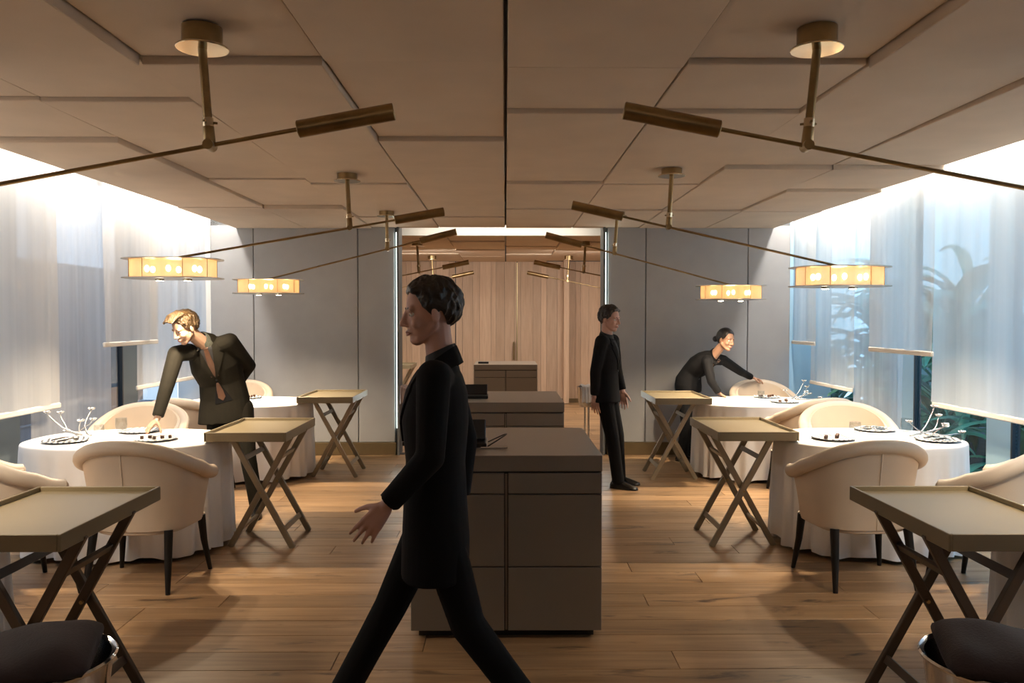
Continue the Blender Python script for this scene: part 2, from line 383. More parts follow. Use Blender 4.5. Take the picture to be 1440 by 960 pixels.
# panels of the rear part, beyond the light slot
for c in range(2, 6):
    ys = [10.25, 11.3, 12.6, 13.9, 15.3] if c % 2 else [10.25, 10.9, 12.2, 13.5, 15.3]
    for k in range(4):
        d = [.03, .012, .036, .02, .028][(k*2+c) % 5]
        panel(CX[c]*1.0 if c > 2 else -3.16, CX[c+1] if c < 5 else 3.16, ys[k], ys[k+1], d, d*0.7)
MB().cyl((2.56, 3.33, 2.6745), (2.56, 3.33, 2.69), 0.085, 0.085, 28).build('ceiling_speaker', 'ceiling_felt', ceil_o, smooth='auto')
# housing of the slot lights
struct('trim_1', MB().box((0, 9.475, 2.87), (6.3, 0.05, 0.3)).box((0, 10.225, 2.84), (6.3, 0.05, 0.34)), 'slot_white')

# ------------------------------------------------------------------ walls
YB = 9.38
PX0, PX1 = -1.25, 1.147         # opening
wall_b = struct('wall_back', MB().box((-2.3725, 9.53, 1.51), (2.205, 0.2, 3.02)).box((2.265, 9.53, 1.51), (2.19, 0.2, 3.02)), 'wall_dark')
def wpanel(xa, xb):
    MB().box(((xa+xb)/2, YB+0.03, (0.15+2.70)/2), (xb-xa-0.008, 0.06, 2.55)).build('fabric_panel', 'wall_fabric', wall_b, bevel=0.006)
for a, b in ((-3.46, -2.956), (-2.956, -1.734), (-1.734, -1.30), (1.20, 1.65), (1.65, 2.856), (2.856, 3.36)): wpanel(a, b)
struct('baseboard_back', MB().box((-2.37, YB+0.02, 0.075), (2.16, 0.08, 0.15)).box((2.28, YB+0.02, 0.075), (2.16, 0.08, 0.15)), 'bronze_board', 0.004)
# jambs with vertical light lines
for k, (xj, s) in enumerate(((PX0, -1), (PX1, 1))):
    struct('trim_%d' % (k+2), MB().box((xj+s*0.012, 9.50, 1.36), (0.024, 0.30, 2.72)), 'wall_dark')
    MB().box((xj+s*0.022, YB-0.006, 1.47), (0.022, 0.02, 2.30)).build('trim_%d' % (k+4), 'led_strip')['kind'] = 'structure'
    area('jamb_light', (xj+s*0.022, YB-0.03, 1.47), 0.03, 2.2, 4, (0.9, 1.0, 0.95), (0, -1, 0))
# rear wood wall
YR = 15.3
wall_r = struct('wall_rear', MB().box((0, YR+0.12, 1.51), (7.4, 0.1, 3.04)), 'frame_dark')
x = -2.25
edges = [-2.25]
wid = [0.13, 0.22, 0.10, 0.16, 0.19, 0.12, 0.24, 0.15, 0.11, 0.20]
k = 0
while edges[-1] < 2.3:
    edges.append(edges[-1] + wid[k % len(wid)]); k += 1
edges = sorted([e for e in edges if min(abs(e+0.96), abs(e-0.222)) > 0.05] + [-0.968, -0.952, 0.212, 0.232])
for i in range(len(edges)-1):
    a, b = edges[i], edges[i+1]
    if b - a < 0.03: continue                     # dark joint of the door leaf, brass inlay
    d = 0.02 if (-0.95 < a < 0.2) else 0.0
    MB().box(((a+b)/2, YR+0.04+d, 1.36), (max(b-a-0.004, 0.01), 0.06+rnd.uniform(0, 0.008), 2.70)).build('wood_board', 'wall_wood', wall_r)
MB().box((0.222, YR+0.01, 1.36), (0.018, 0.02, 2.66)).build('brass_inlay', 'brass_strip', wall_r)
MB().box((0.16, YR-0.02, 1.0), (0.03, 0.05, 0.34)).build('pull_handle', 'brass', wall_r)
MB().box((1.15, YR-0.12, 1.36), (0.10, 0.28, 2.70)).build('wood_post', 'wall_wood', wall_r)
struct('baseboard_rear', MB().box((0, YR-0.005, 0.04), (4.6, 0.02, 0.08)), 'bronze_board')
# closing walls outside the view
struct('wall_front', MB().box((0, -2.3, 1.5), (8.4, 0.1, 3.0)), 'plain_wall')
struct('wall_rear_left', MB().box((-3.2, 12.4, 1.51), (0.1, 5.7, 3.04)), 'wall_wood')
struct('wall_rear_right', MB().box((3.2, 12.4, 1.51), (0.1, 5.7, 3.04)), 'wall_wood')
XW = 3.74
for sx, nm in ((-1, 'left'), (1, 'right')):
    struct('wall_'+nm, MB().box((sx*3.95, -0.6, 1.5), (0.3, 3.4, 3.0)).box((sx*XW, 5.25, 2.97), (0.16, 8.5, 0.1)).box((sx*XW, 5.25, 0.02), (0.16, 8.5, 0.10))
           , 'plain_wall')
    struct('trim_%d' % (8 if sx < 0 else 9), MB().box((sx*3.62, 9.50, 1.5), (0.5, 0.14, 3.0)), 'slot_white' if sx < 0 else 'aluminium_daylit')
# windows: aluminium mullions and panes
wi = 1
for sx in (-1, 1):
    ys = [1.1, 2.75, 4.3, 5.80, 7.20, 9.10] if sx > 0 else [1.1, 2.75, 4.3, 5.80, 7.75, 9.10]
    for i in range(len(ys)-1):
        a, b = ys[i], ys[i+1]
        fr = MB().box((sx*XW, a+0.155, 1.5), (0.05, 0.31, 2.86)).build('window_%d' % wi, 'aluminium_daylit' if sx > 0 else 'aluminium_dim', None, bevel=0.006); fr['kind'] = 'structure'
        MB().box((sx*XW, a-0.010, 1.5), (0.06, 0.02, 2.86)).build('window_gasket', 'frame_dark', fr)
        MB().box((sx*XW, (a+b)/2+0.145, 0.11), (0.06, b-a-0.33, 0.08)).box((sx*XW, (a+b)/2+0.145, 2.88), (0.06, b-a-0.33, 0.08)).build('window_rail', 'aluminium_daylit' if sx > 0 else 'aluminium_dim', fr, bevel=0.005)
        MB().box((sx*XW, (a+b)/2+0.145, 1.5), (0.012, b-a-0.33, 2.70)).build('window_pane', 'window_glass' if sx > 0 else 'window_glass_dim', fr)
        wi += 1

# outside
struct('ground', MB().box((-6.5, 5, -0.16), (5.0, 24, 0.1)).box((9.5, 5, -0.16), (11.4, 24, 0.1)), 'terrace')
struct('wall_outside_left', MB().box((-7.6, 5.5, 1.25), (0.2, 22, 2.6)), 'facade')
struct('wall_outside_right', MB().box((8.4, 6.0, 0.75), (0.2, 22, 1.9)), 'facade_dark')
struct('trim_6', MB().box((5.6, 7.5, -0.105), (2.6, 12.0, 0.03)), 'soil')

# ------------------------------------------------------------------ sheer blinds
def blind(sx, xoff, ya, yb, zb, label, thin=False, seed=0):
    X = sx*xoff
    r = random.Random(seed); ph = [r.uniform(0, 6) for _ in range(6)]
    root = thing('sheer_blind', label, 'blind', (X, (ya+yb)/2, 2.9), 0, None)
    L_ = yb-ya; H = 2.9-zb
    def fn(u, v):
        yv = (u-0.5)*L_; amp = 0.010*(0.35+0.65*v)
        dx = amp*(math.sin(yv*17+ph[0]) + 0.6*math.sin(yv*31+ph[1]) + 0.5*math.sin(yv*7+ph[2]+v*1.2))
        ed = 0.010*math.sin(v*5+ph[3])*(1 if u > .5 else -1)*abs(2*u-1)**6
        return (dx, yv+ed, -v*H)
    MB().grid(fn, max(20, int(L_*44)), 10).build('blind_fabric', 'voile_thin' if thin else 'voile', root, smooth=True)
    if zb > 0.3:
        MB().box((0, 0, -H-0.018), (0.022, L_, 0.042)).build('hem_bar', 'hem_cloth', root, bevel=0.008)
    MB().box((0, 0, 0.06), (0.03, L_, 0.12)).build('head_rail', 'aluminium_daylit', root)
# left side, nearest first
blind(-1, 3.44, 1.3, 2.9, 0.96, 'sheer white blind on the left window wall, nearest the viewer', seed=1)
blind(-1, 3.50, 2.7, 4.35, 0.1, 'thin floor-length voile behind the left end of the near left table', True, seed=2)
blind(-1, 3.40, 4.2, 6.09, 0.965, 'sheer white blind ending just above the left table edge with silver twig', seed=3)
blind(-1, 3.53, 5.93, 7.15, 0.1, 'thin grey floor-length voile between two shorter blinds left of the waiter', True, seed=4)
blind(-1, 3.44, 6.84, 7.9, 1.40, 'short white blind with dark window gap below, left of the waiter', seed=5)
blind(-1, 3.54, 7.65, 9.44, 0.96, 'sheer white blind beside the grey wall, right behind the waiter', seed=6)
# right side
blind(1, 3.38, 1.3, 3.0, 0.1, 'thin floor-length voile on the right window wall, nearest the viewer', True, seed=11)
blind(1, 3.38, 3.0, 6.26, 0.95, 'wide sheer blind above the silver twig on the near right table', seed=12)
blind(1, 3.30, 6.12, 7.2, 1.35, 'short white blind with green plants showing below its hem', seed=13)
blind(1, 3.48, 6.95, 7.95, 0.1, 'thin bluish floor-length voile behind the chairs between the right tables', True, seed=14)
blind(1, 3.46, 7.9, 9.0, 0.91, 'long white blind ending just above the far right table', seed=15)
blind(1, 3.40, 8.72, 9.42, 1.35, 'narrow short blind in the corner beside the grey wall on the right', seed=16)

# ------------------------------------------------------------------ sideboards
def sideboard(x, y, label):
    root = thing('sideboard', label, 'sideboard', (x, y, 0))
    W, D, H = 0.956, 1.02, 0.925
    MB().box((0, D/2+0.02, 0.022), (W-0.07, D-0.09, 0.044)).build('plinth', 'lacquer_dark', root)
    MB().box((0, D/2+0.012, 0.44), (W-0.012, D-0.03, 0.80)).build('carcass', 'lacquer_dark', root)
    MB().box((0, D/2, H-0.04), (W, D, 0.08)).build('top_slab', 'lacquer', root, bevel=0.003)
    for s in (-1, 1):
        MB().box((s*(W/2-0.008), D/2+0.012, 0.44), (0.016, D-0.024, 0.795)).build('side_panel', 'lacquer', root, bevel=0.002)
    colw = W/2-0.012
    for s in (-1, 1):
        cx = s*(colw/2+0.010)
        MB().box((cx, 0.012, 0.785), (colw, 0.024, 0.102)).build('drawer', 'lacquer', root, bevel=0.003)
        MB().box((cx, 0.012, 0.549), (colw, 0.024, 0.358)).build('door', 'lacquer', root, bevel=0.003)
        MB().box((cx, 0.012, 0.2055), (colw, 0.024, 0.317)).build('door', 'lacquer', root, bevel=0.003)
    MB().box((0, 0.016, 0.44), (0.010, 0.016, 0.78)).build('groove_strip', 'lacquer', root)
    MB().box((0, D-0.01, 0.44), (W-0.02, 0.012, 0.79)).build('back_panel', 'lacquer', root)
    return root
sideboard(0.003, 3.935, 'taupe lacquer sideboard in the middle, nearest the viewer')
sideboard(0.0, 6.46, 'second taupe sideboard, just behind the nearest one')
sideboard(0.0, 11.9, 'dark taupe sideboard in the rear room against the wood wall')

def device(x, y, z, w_, d_, h_, label, cable=True):
    root = thing('desk_terminal', label, 'device', (x, y, z))
    MB().box((0, 0, 0.012), (w_, d_, 0.024)).build('base', 'black_plastic', root, bevel=0.004)
    R = Matrix.Rotation(math.radians(-18), 3, 'X')
    MB().box((0, 0.05, 0.02+h_*0.5), (w_*0.94, 0.02, h_), R).build('screen', 'black_plastic', root, bevel=0.004)
    if cable:
        pts = [(w_/2+0.005+0.10*math.sin(t*PI)*1.0, 0.05-0.16*t, 0.008+0.055*math.sin(t*PI)) for t in [i/14 for i in range(15)]]
        MB().tube(pts, 0.0035, 8).build('cable', 'black_plastic', root, smooth=True)
        MB().cyl((w_/2-0.03, -d_/2-0.03, 0.006), (w_/2+0.11, -d_/2-0.02, 0.006), 0.005).build('pen', 'chrome', root, smooth='auto')
device(-0.25, 4.28, 0.925, 0.30, 0.22, 0.11, 'black desk terminal with looped cable on the nearest sideboard')
device(-0.30, 6.88, 0.925, 0.30, 0.22, 0.09, 'black desk terminal on the second sideboard', False)
tag(MB().box((-0.34, 12.2, 0.94), (0.16, 0.1, 0.03)).build('menu_folder', 'black_plastic', None, bevel=0.004), 'small black menu folder lying on the sideboard in the rear room', 'folder')

# ------------------------------------------------------------------ folding tray tables
def tray_table(x, y, s, label, dark=False):
    """s = +1: the aisle lies at -x"""
    W, D, H = 0.56, 0.83, 0.83
    root = thing('tray_table', label, 'tray table', (x, y, 0), 0, 'folding tray tables beside the dining tables')
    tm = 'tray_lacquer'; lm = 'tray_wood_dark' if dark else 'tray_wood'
    MB().box((0, 0, H-0.030), (W-0.012, D-0.012, 0.018)).build('tray_base', tm, root)
    for k in (-1, 1):
        MB().box((k*(W/2-0.006), 0, H-0.032), (0.012, D, 0.064)).build('tray_rim', tm, root, bevel=0.0025)
        MB().box((0, k*(D/2-0.006), H-0.032), (W-0.024, 0.012, 0.064)).build('tray_rim', tm, root, bevel=0.0025)
    zt = H-0.045; y0 = -0.05
    for yk in (-0.23, 0.23):      # outer frame: foot on the aisle side
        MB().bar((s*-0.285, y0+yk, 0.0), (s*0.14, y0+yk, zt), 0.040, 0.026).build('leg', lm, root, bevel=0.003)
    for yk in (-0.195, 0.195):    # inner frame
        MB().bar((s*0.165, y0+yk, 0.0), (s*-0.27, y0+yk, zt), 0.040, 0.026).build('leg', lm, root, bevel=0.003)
    q = lambda a, b, t: a+(b-a)*t
    for (a, b, hw) in ((-0.285, 0.14, 0.218), (0.165, -0.27, 0.183)):
        for t in (0.16, 0.80):
            MB().box((s*q(a, b, t), y0, zt*t), (0.018, hw*2, 0.036), Matrix.Rotation(math.atan2(s*(b-a), zt), 3, 'Y')).build('rail', lm, root, bevel=0.002)
    for yk in (-1, 1):
        MB().cyl((s*-0.062, y0+yk*0.17, zt*0.50), (s*-0.062, y0+yk*0.247, zt*0.50), 0.008).build('pivot_bolt', 'brass', root)
    return root
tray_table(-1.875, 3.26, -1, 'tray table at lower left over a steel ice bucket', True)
tray_table(-1.775, 5.83, -1, 'tray table right of the leaning waiter, beside the near left dining table')
tray_table(-1.80, 8.33, -1, 'tray table beside the far left dining table, against the grey wall')
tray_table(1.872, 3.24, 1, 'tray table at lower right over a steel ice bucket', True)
tray_table(1.735, 5.84, 1, 'tray table beside the near right dining table')
tray_table(1.745, 8.18, 1, 'tray table beside the far right dining table, in front of the woman')
tray_table(-1.87, 13.85, -1, 'tray table in the rear room seen through the opening')

# ------------------------------------------------------------------ dining tables with white cloths
def sup(t, a, b, n=2.5):
    c, s_ = math.cos(t), math.sin(t)
    return V((math.copysign(abs(c)**(2/n), c)*a, math.copysign(abs(s_)**(2/n), s_)*b, 0))
def dining_table(x, y, a, b, label, seed, n=2.5):
    root = thing('dining_table', label, 'dining table', (x, y, 0), 0, 'dining tables under white cloths')
    r = random.Random(seed); H = 0.76; nt = 220
    ph = [r.uniform(0, 6.28) for _ in range(4)]
    rs = []
    prof = [(0.0, H), (0.5, H), (0.90, H), (0.97, H-0.001), (0.992, H-0.005), (1.0, H-0.016), (1.0, H-0.06), (1.0, 0.56), (1.0, 0.40), (1.0, 0.24), (1.0, 0.12), (1.0, 0.03)]
    for kf, z in prof:
        ring = []
        for j in range(nt):
            t = 2*PI*j/nt; p = sup(t, a, b, n)
            if kf == 0: p = p*0.001
            dz = max(0.0, (H-0.03-z)/H)
            nrm = p.normalized() if p.length > 0 else V((1, 0, 0))
            wv = 0.55*math.sin(23*t+ph[0]+0.7*math.sin(3*t+ph[1])) + 0.30*math.sin(37*t+ph[2]+math.sin(5*t)) + 0.25*math.sin(11*t+ph[3])
            off = (0.006 + 0.040*wv)*dz**0.7
            p = p*kf + nrm*(off if kf >= 1 else 0)
            zz = z + (0.012*math.sin(9*t+ph[1]) if z < 0.05 else 0)
            ring.append(V((p.x, p.y, max(zz, 0.012))))
        rs.append(ring)
    MB().rings(rs, cap=False).build('tablecloth', 'linen', root, smooth=True)
    MB().prism([tuple(sup(2*PI*j/48, a-0.012, b-0.012, n)[:2]) for j in range(48)], H-0.04, H-0.006).build('tabletop', 'tray_wood_dark', root)
    MB().lathe([(0.02, 0), (0.28, 0.0), (0.28, 0.03), (0.06, 0.06), (0.05, H-0.04)], 24, cap=True).build('pedestal', 'ebony', root)
    return root
dining_table(2.585, 5.65, 0.63, 0.50, 'white-clothed dining table near the right windows, before the wide blind', 1)
dining_table(-2.67, 5.65, 0.68, 0.50, 'white-clothed dining table the waiter leans over', 2)
dining_table(2.60, 8.20, 0.64, 0.52, 'white-clothed dining table in front of the woman in black', 3)
dining_table(-2.66, 8.20, 0.65, 0.52, 'white-clothed dining table at the grey wall behind the waiter', 4)
dining_table(2.72, 3.22, 0.60, 0.40, 'white cloth table partly hidden by the lower right tray table', 5, 3.5)
dining_table(-2.76, 3.22, 0.62, 0.40, 'white cloth table partly hidden by the lower left tray table', 6, 3.5)

# ------------------------------------------------------------------ tub chairs
def chair_path(n=40):
    """plan of the back and arms: list of (x, y, b), b = 1 at the middle of the back, 0 on the arms"""
    pts = []
    for i in range(n+1):
        t = -1 + 2*i/n
        q = abs(t)
        if q > 0.68:           # straight arm
            k = (q-0.68)/0.32; x = 0.325+0.010*k; y_ = -0.02+0.15*k; b = 0.0
        else:
            th = PI/2*(q/0.68); x = 0.325*math.sin(th)**0.85; y_ = -0.02-0.27*math.cos(th)**0.75 if th < PI/2 else -0.02; b = math.cos(th)
        pts.append((math.copysign(x, t), y_, b, q))
    return pts
def chair_h(b, q): return 0.665 + 0.21*(0.5+0.5*math.cos(PI*q))**0.85
def make_chair():
    root = thing('tub_chair', 'x', 'chair', (0, 0, 0), 0, 'cream leather tub chairs around the tables')
    P = chair_path(); n = len(P)
    zb = 0.36
    outer, inner = [], []
    rs = []
    for (x, y_, b, q) in P:
        h = chair_h(b, q); c = V((x, y_, 0)); o = V((x, y_+0.0, 0)); nr = V((x, y_-0.12, 0)).normalized()
        k = 0.90
        row = []
        for v in (0.0, 0.25, 0.5, 0.75, 1.0):      # outside going up, flaring towards the roll
            z = zb+(h-zb)*v; fl = -0.045*(1-v)+0.012*v*v
            row.append(V((x, y_, z)) + nr*fl)
        row.append(V((x, y_, h)) - nr*0.045)
        for v in (0.7, 0.35, 0.0):
            z = zb+(h-zb)*v
            row.append(V((x, y_, z)) - nr*(0.055+0.015*(1-v)))
        rs.append(row)
    MB().rings(rs).build('shell', 'leather', root, smooth='auto')
    roll = []
    for (x, y_, b, q) in P:
        h = chair_h(b, q); nr = V((x, y_-0.12, 0)).normalized()
        roll.append(V((x, y_, h-0.012)) + nr*(0.006 + 0.014*(1-b)))
    e0, e1 = roll[0], roll[-1]
    rr = [0.020]+[0.042]*(len(roll)) + [0.020]
    roll = [e0+V((0, 0.018, -0.004))] + roll + [e1+V((0, 0.018, -0.004))]
    MB().tube(roll, rr, 14).build('rolled_edge', 'leather', root, smooth='auto')
    wel = [V((p.x, p.y, p.z-0.040)) + V((p.x, p.y-0.12, 0)).normalized()*0.002 for p in roll[1:-1]]
    MB().tube(wel, 0.0045, 6).build('welt', 'piping', root, smooth=True)
    sm = [V((0, -0.2915-0.0, 0)) + V((0, -(-0.045*(1-v)+0.012*v*v), zb+(chair_h(1, 0)-zb-0.05)*v)) for v in [i/6 for i in range(7)]]
    MB().tube(sm, 0.003, 6).build('seam', 'piping', root, smooth=True)
    poly = [(x*0.80, y_*0.80+0.0) for (x, y_, b, q) in P]
    poly = [(poly[0][0], 0.22)] + poly + [(poly[-1][0], 0.22)]
    MB().prism(poly, 0.36, 0.465).build('seat', 'leather_in', root, bevel=0.02, smooth='auto', seg=2)
    poly2 = [(x*0.80, y_*0.80) for (x, y_, b, q) in P]
    MB().prism([(poly2[0][0], 0.23)] + poly2 + [(poly2[-1][0], 0.23)], 0.335, 0.37).build('seat_rail', 'leather', root, bevel=0.006)
    for s in (-1, 1):
        MB().tube([(s*0.225, -0.185, 0.36), (s*0.235, -0.215, 0.18), (s*0.25, -0.255, 0)], [0.026, 0.022, 0.014], 10).build('leg', 'ebony', root, smooth='auto')
        MB().tube([(s*0.255, 0.19, 0.36), (s*0.265, 0.205, 0.2), (s*0.29, 0.235, 0)], [0.026, 0.021, 0.013], 10).build('leg', 'ebony', root, smooth='auto')
    return root
chair0 = make_chair()
CH = [
 (2.16, 4.87, 4, 'cream tub chair seen from behind at the near right table'),
 (2.82, 4.60, 40, 'cream tub chair at the right edge, beside the one seen from behind'),
 (2.80, 6.46, 168, 'cream tub chair across the near right table, facing the viewer'),
 (2.82, 7.33, 14, 'cream tub chair with sweeping arm before the far right table'),
 (2.93, 8.95, 182, 'cream tub chair the woman rests her hand on'),
 (-2.20, 4.87, -3, 'cream tub chair seen from behind at the near left table'),
 (-2.86, 4.66, -42, 'cream tub chair at the left edge, only its arm showing'),
 (-2.98, 6.46, 186, 'cream tub chair across the near left table, behind the waiter\'s hand'),
 (-2.90, 7.36, -8, 'cream tub chair behind the leaning waiter\'s sleeve'),
 (-3.02, 8.95, 180, 'cream tub chair at the far left table against the grey wall'),
]
for i, (x, y, a, lab) in enumerate(CH):
    o = chair0 if i == 0 else copy_tree(chair0)
    o.location = (x, y, 0); o.rotation_euler = (0, 0, math.radians(a)); o['label'] = lab

# ------------------------------------------------------------------ arm lamps
def arm_lamp(cx, cy, jx, jy, jz, ax, ay, az, label, power, hide_shade=False):
    """canopy centre, joint, shade centre; the counterweight continues the arm behind the joint"""
    root = thing('arm_lamp', label, 'lamp', (cx, cy, ZC-0.02), 0, 'brass counterweight lamps on the felt ceiling')
    def L(p): return V(p) - V((cx, cy, ZC-0.02))
    zt = ZC-0.02
    MB().cyl(L((cx, cy, zt+0.03)), L((cx, cy, zt-0.045)), 0.075, 0.075, 32).build('canopy', 'brass', root, smooth='auto')
    MB().cyl(L((cx, cy, zt-0.045)), L((cx, cy, zt-0.053)), 0.098, 0.098, 36).build('canopy_plate', 'brass_polished', root, bevel=0.002, smooth='auto')
    J = V((jx, jy, jz)); top = V((cx, cy, zt-0.05))
    d = (J-top).normalized()
    MB().cyl(L(top), L(J - d*0.09), 0.0165, 0.0165, 16).build('rod', 'brass', root, smooth='auto')
    col = MB().cyl(L(J-d*0.105), L(J-d*0.072), 0.021, 0.021, 18)
    ob = col.build('collar', 'brass_polished', root, smooth='auto')
    sc_ = MB()
    for k in range(3):
        v = V((math.cos(k*2.1+0.4), math.sin(k*2.1+0.4), 0)); sc_.cyl(L(J-d*0.088+v*0.018), L(J-d*0.088+v*0.034), 0.005, 0.005, 8)
    sc_.build('set_screw', 'brass', ob)
    A = V((ax, ay, az)); dr = (A-J).normalized(); sd = dr.cross(V((0, 0, 1))).normalized()
    MB().cap(L(J-d*0.07), L(J-d*0.005), 0.021, 0.023, 14).cyl(L(J-sd*0.03), L(J+sd*0.03), 0.020, 0.020, 18).build('knuckle', 'brass', root, smooth='auto')
    hsh = 0.13
    At = A + V((0, 0, hsh/2+0.012))
    dr = (At-J).normalized()
    cw0 = J - dr*0.34; cw1 = J - dr*0.72
    MB().cyl(L(At), L(cw0), 0.0085, 0.0085, 12).build('arm', 'brass', root, smooth='auto')
    MB().cyl(L(cw0), L(cw1), 0.034, 0.034, 28).build('counterweight', 'brass', root, bevel=0.003, smooth='auto')
    # oval shade
    a_, b_ = 0.295, 0.20; n = 48
    def oval(k, z): return [L(A) + V((0, 0, z)) + sup(2*PI*j/n, a_+k, b_+k, 2.6) for j in range(n)]
    MB().rings([oval(0.05, hsh/2), oval(0.05, hsh/2+0.006)]).build('top_plate', 'shade_plate', root)
    bp_ = MB().rings([oval(0.05, -hsh/2-0.006), oval(0.05, -hsh/2)]).build('bottom_plate', 'shade_plate', root)
    MB().rings([oval(0, -hsh/2), oval(0, hsh/2)], cap=False).build('shade_fabric', 'shade_fabric', root, smooth=True)
    for j in range(0, 8):
        p = sup(2*PI*(j+.5)/8, a_+0.002, b_+0.002, 2.6)
        MB().cyl(L(A)+p+V((0, 0, -hsh/2)), L(A)+p+V((0, 0, hsh/2)), 0.0028, n=6).build('shade_rib', 'brass', root)
    for j in range(6):
        p = sup(2*PI*(j+.5)/6, a_*0.66, b_*0.45, 2.2)
        MB().ell(L(A)+p, ((0.017, 0, 0), (0, 0.017, 0), (0, 0, 0.024)), 12, 8).build('bulb', 'bulb_glow', root, smooth=True)
    for k in (-1, 1):
        p = L(A)+V((k*0.10, 0, -hsh/2-0.008))
        MB().cyl(p, p+V((0, 0, -0.012)), 0.033, 0.030, 20).build('downlight', 'brass_polished', root)
        MB().cyl(p+V((0, 0, -0.0122)), p+V((0, 0, -0.0145)), 0.024, 0.024, 20).build('downlight_lens', 'lens_glow', root)
        sd_ = bpy.data.lights.new('table_spot', 'SPOT'); sd_.energy = power; sd_.color = (1.0, 0.80, 0.56); sd_.spot_size = math.radians(136); sd_.spot_blend = 0.9; sd_.shadow_soft_size = 0.03
        so = bpy.data.objects.new('table_spot', sd_); COL.objects.link(so); so.parent = root; so.location = p+V((0, 0, -0.03))
    pd = bpy.data.lights.new('shade_glow', 'POINT'); pd.energy = 3.2; pd.color = (1.0, 0.70, 0.40); pd.shadow_soft_size = 0.05
    po = bpy.data.objects.new('shade_glow', pd); COL.objects.link(po); po.parent = root; po.location = L(A)
    return root
PWR = 88; PWN = 50
arm_lamp(-1.165, 3.10, -1.14, 3.10, 2.27, -2.55, 3.02, 1.91, 'brass arm lamp nearest the viewer on the left, shade out of view', PWN)
arm_lamp(1.20, 3.09, 1.165, 3.09, 2.27, 2.55, 3.02, 1.91, 'brass arm lamp nearest the viewer on the right, shade out of view', PWN)
arm_lamp(-1.19, 6.03, -1.168, 6.0, 2.285, -2.405, 5.8, 1.965, 'brass arm lamp with glowing oval shade over the waiter\'s table', PWR)
arm_lamp(1.205, 5.80, 1.185, 5.80, 2.27, 2.40, 5.72, 1.905, 'brass arm lamp with glowing oval shade over the near right table', PWR)
arm_lamp(-1.20, 8.08, -1.195, 8.08, 2.31, -2.385, 8.05, 1.93, 'brass arm lamp with small glowing shade over the far left table', 112)
arm_lamp(1.127, 8.06, 1.10, 8.06, 2.265, 2.27, 8.02, 1.87, 'brass arm lamp with small glowing shade over the far right table', 112)
arm_lamp(-1.255, 11.35, -1.23, 11.35, 2.27, -2.5, 11.3, 1.93, 'brass arm lamp in the rear room on the left, nearer the opening', 24)
arm_lamp(1.13, 11.33, 1.11, 11.33, 2.27, 2.4, 11.3, 1.93, 'brass arm lamp in the rear room on the right, nearer the opening', 24)
arm_lamp(-1.28, 13.9, -1.26, 13.9, 2.27, -2.5, 13.9, 1.93, 'brass arm lamp in the rear room on the left, by the wood wall', 24)
arm_lamp(1.10, 13.9, 1.08, 13.9, 2.27, 2.35, 13.9, 1.93, 'brass arm lamp in the rear room on the right, by the wood wall', 24)

# ------------------------------------------------------------------ tableware
def plate(x, y, rz, label, bits=None, cat='plate'):
    root = thing('plate', label, cat, (x, y, 0.76), rz, 'striped plates on the white cloths')
    MB().lathe([(0.001, 0.004), (0.09, 0.004), (0.10, 0.002), (0.143, 0.012), (0.147, 0.015), (0.144, 0.018), (0.10, 0.009), (0.001, 0.009)], 40).build('dish', 'plate_stripe', root, smooth='auto')
    r = random.Random(int(x*100))
    if bits == 'cutlery':
        for k in range(5):
            a = -0.09+0.045*k; L_ = 0.10-abs(a)*0.5
            MB().tube([(-L_, a-0.01, 0.016), (0, a, 0.022), (L_*0.9, a+0.015, 0.016)], [0.004, 0.006, 0.003], 6).build('stick', 'ebony' if k % 2 else 'silver', root, smooth=True)
    if bits == 'cocoa':
        for k in range(5):
            MB().box((-0.09+0.045*k, 0.03*math.sin(k*2.1), 0.021), (0.02, 0.02, 0.022), Matrix.Rotation(k*0.8, 3, 'Z')).build('chocolate_cube', 'cocoa', root, bevel=0.002)
    return root
plate(2.99, 5.47, 0.2, 'striped plate with dark sticks beside the silver twig, near right table', 'cutlery')
plate(2.79, 5.98, -0.4, 'striped plate at the window side of the near right table, by a tumbler', 'cutlery')
plate(2.30, 5.55, 0.6, 'striped plate just over the chair seen from behind, near right table', 'cocoa')
plate(-3.02, 5.47, 0.9, 'striped plate left of the chair seen from behind, near left table', 'cutlery')
plate(-2.73, 5.95, 0.4, 'striped plate behind the waiter\'s hand on the near left table', None)
plate(-2.44, 5.55, 0.1, 'plate of dark cubes under the waiter\'s hand', 'cocoa')
plate(2.81, 8.52, 0.3, 'striped plate on the far side of the far right table', 'cocoa')
plate(2.82, 8.02, 0.8, 'striped plate on the near side of the far right table', 'cocoa')
plate(-2.75, 8.50, 0.8, 'striped plate on the far left table', 'cocoa')
def tumbler(x, y, label, h=0.085, r=0.036):
    o = MB().lathe([(0.001, 0.003), (r*0.72, 0.003), (r*0.80, 0.006), (r, h*0.5), (r*0.93, h), (r*0.90, h), (r*0.96, h*0.5), (r*0.76, 0.010), (0.001, 0.010)], 28).build('tumbler', 'tumbler_glass', None, smooth='auto')
    o.location = (x, y, 0.76); tag(o, label, 'glass', 'clear tumblers on the white cloths')
tumbler(-2.96, 5.80, 'small clear tumbler on the near left table, left of the taller one', 0.075)
tumbler(-2.87, 5.95, 'taller clear tumbler on the near left table, by the far plate', 0.105, 0.042)
tumbler(2.98, 5.88, 'tall clear tumbler by the window gap on the near right table', 0.105, 0.04)
tumbler(2.58, 5.84, 'small clear tumbler in front of the facing chair, near right table', 0.085, 0.042)
tumbler(2.70, 8.38, 'clear tumbler on the far right table', 0.085)

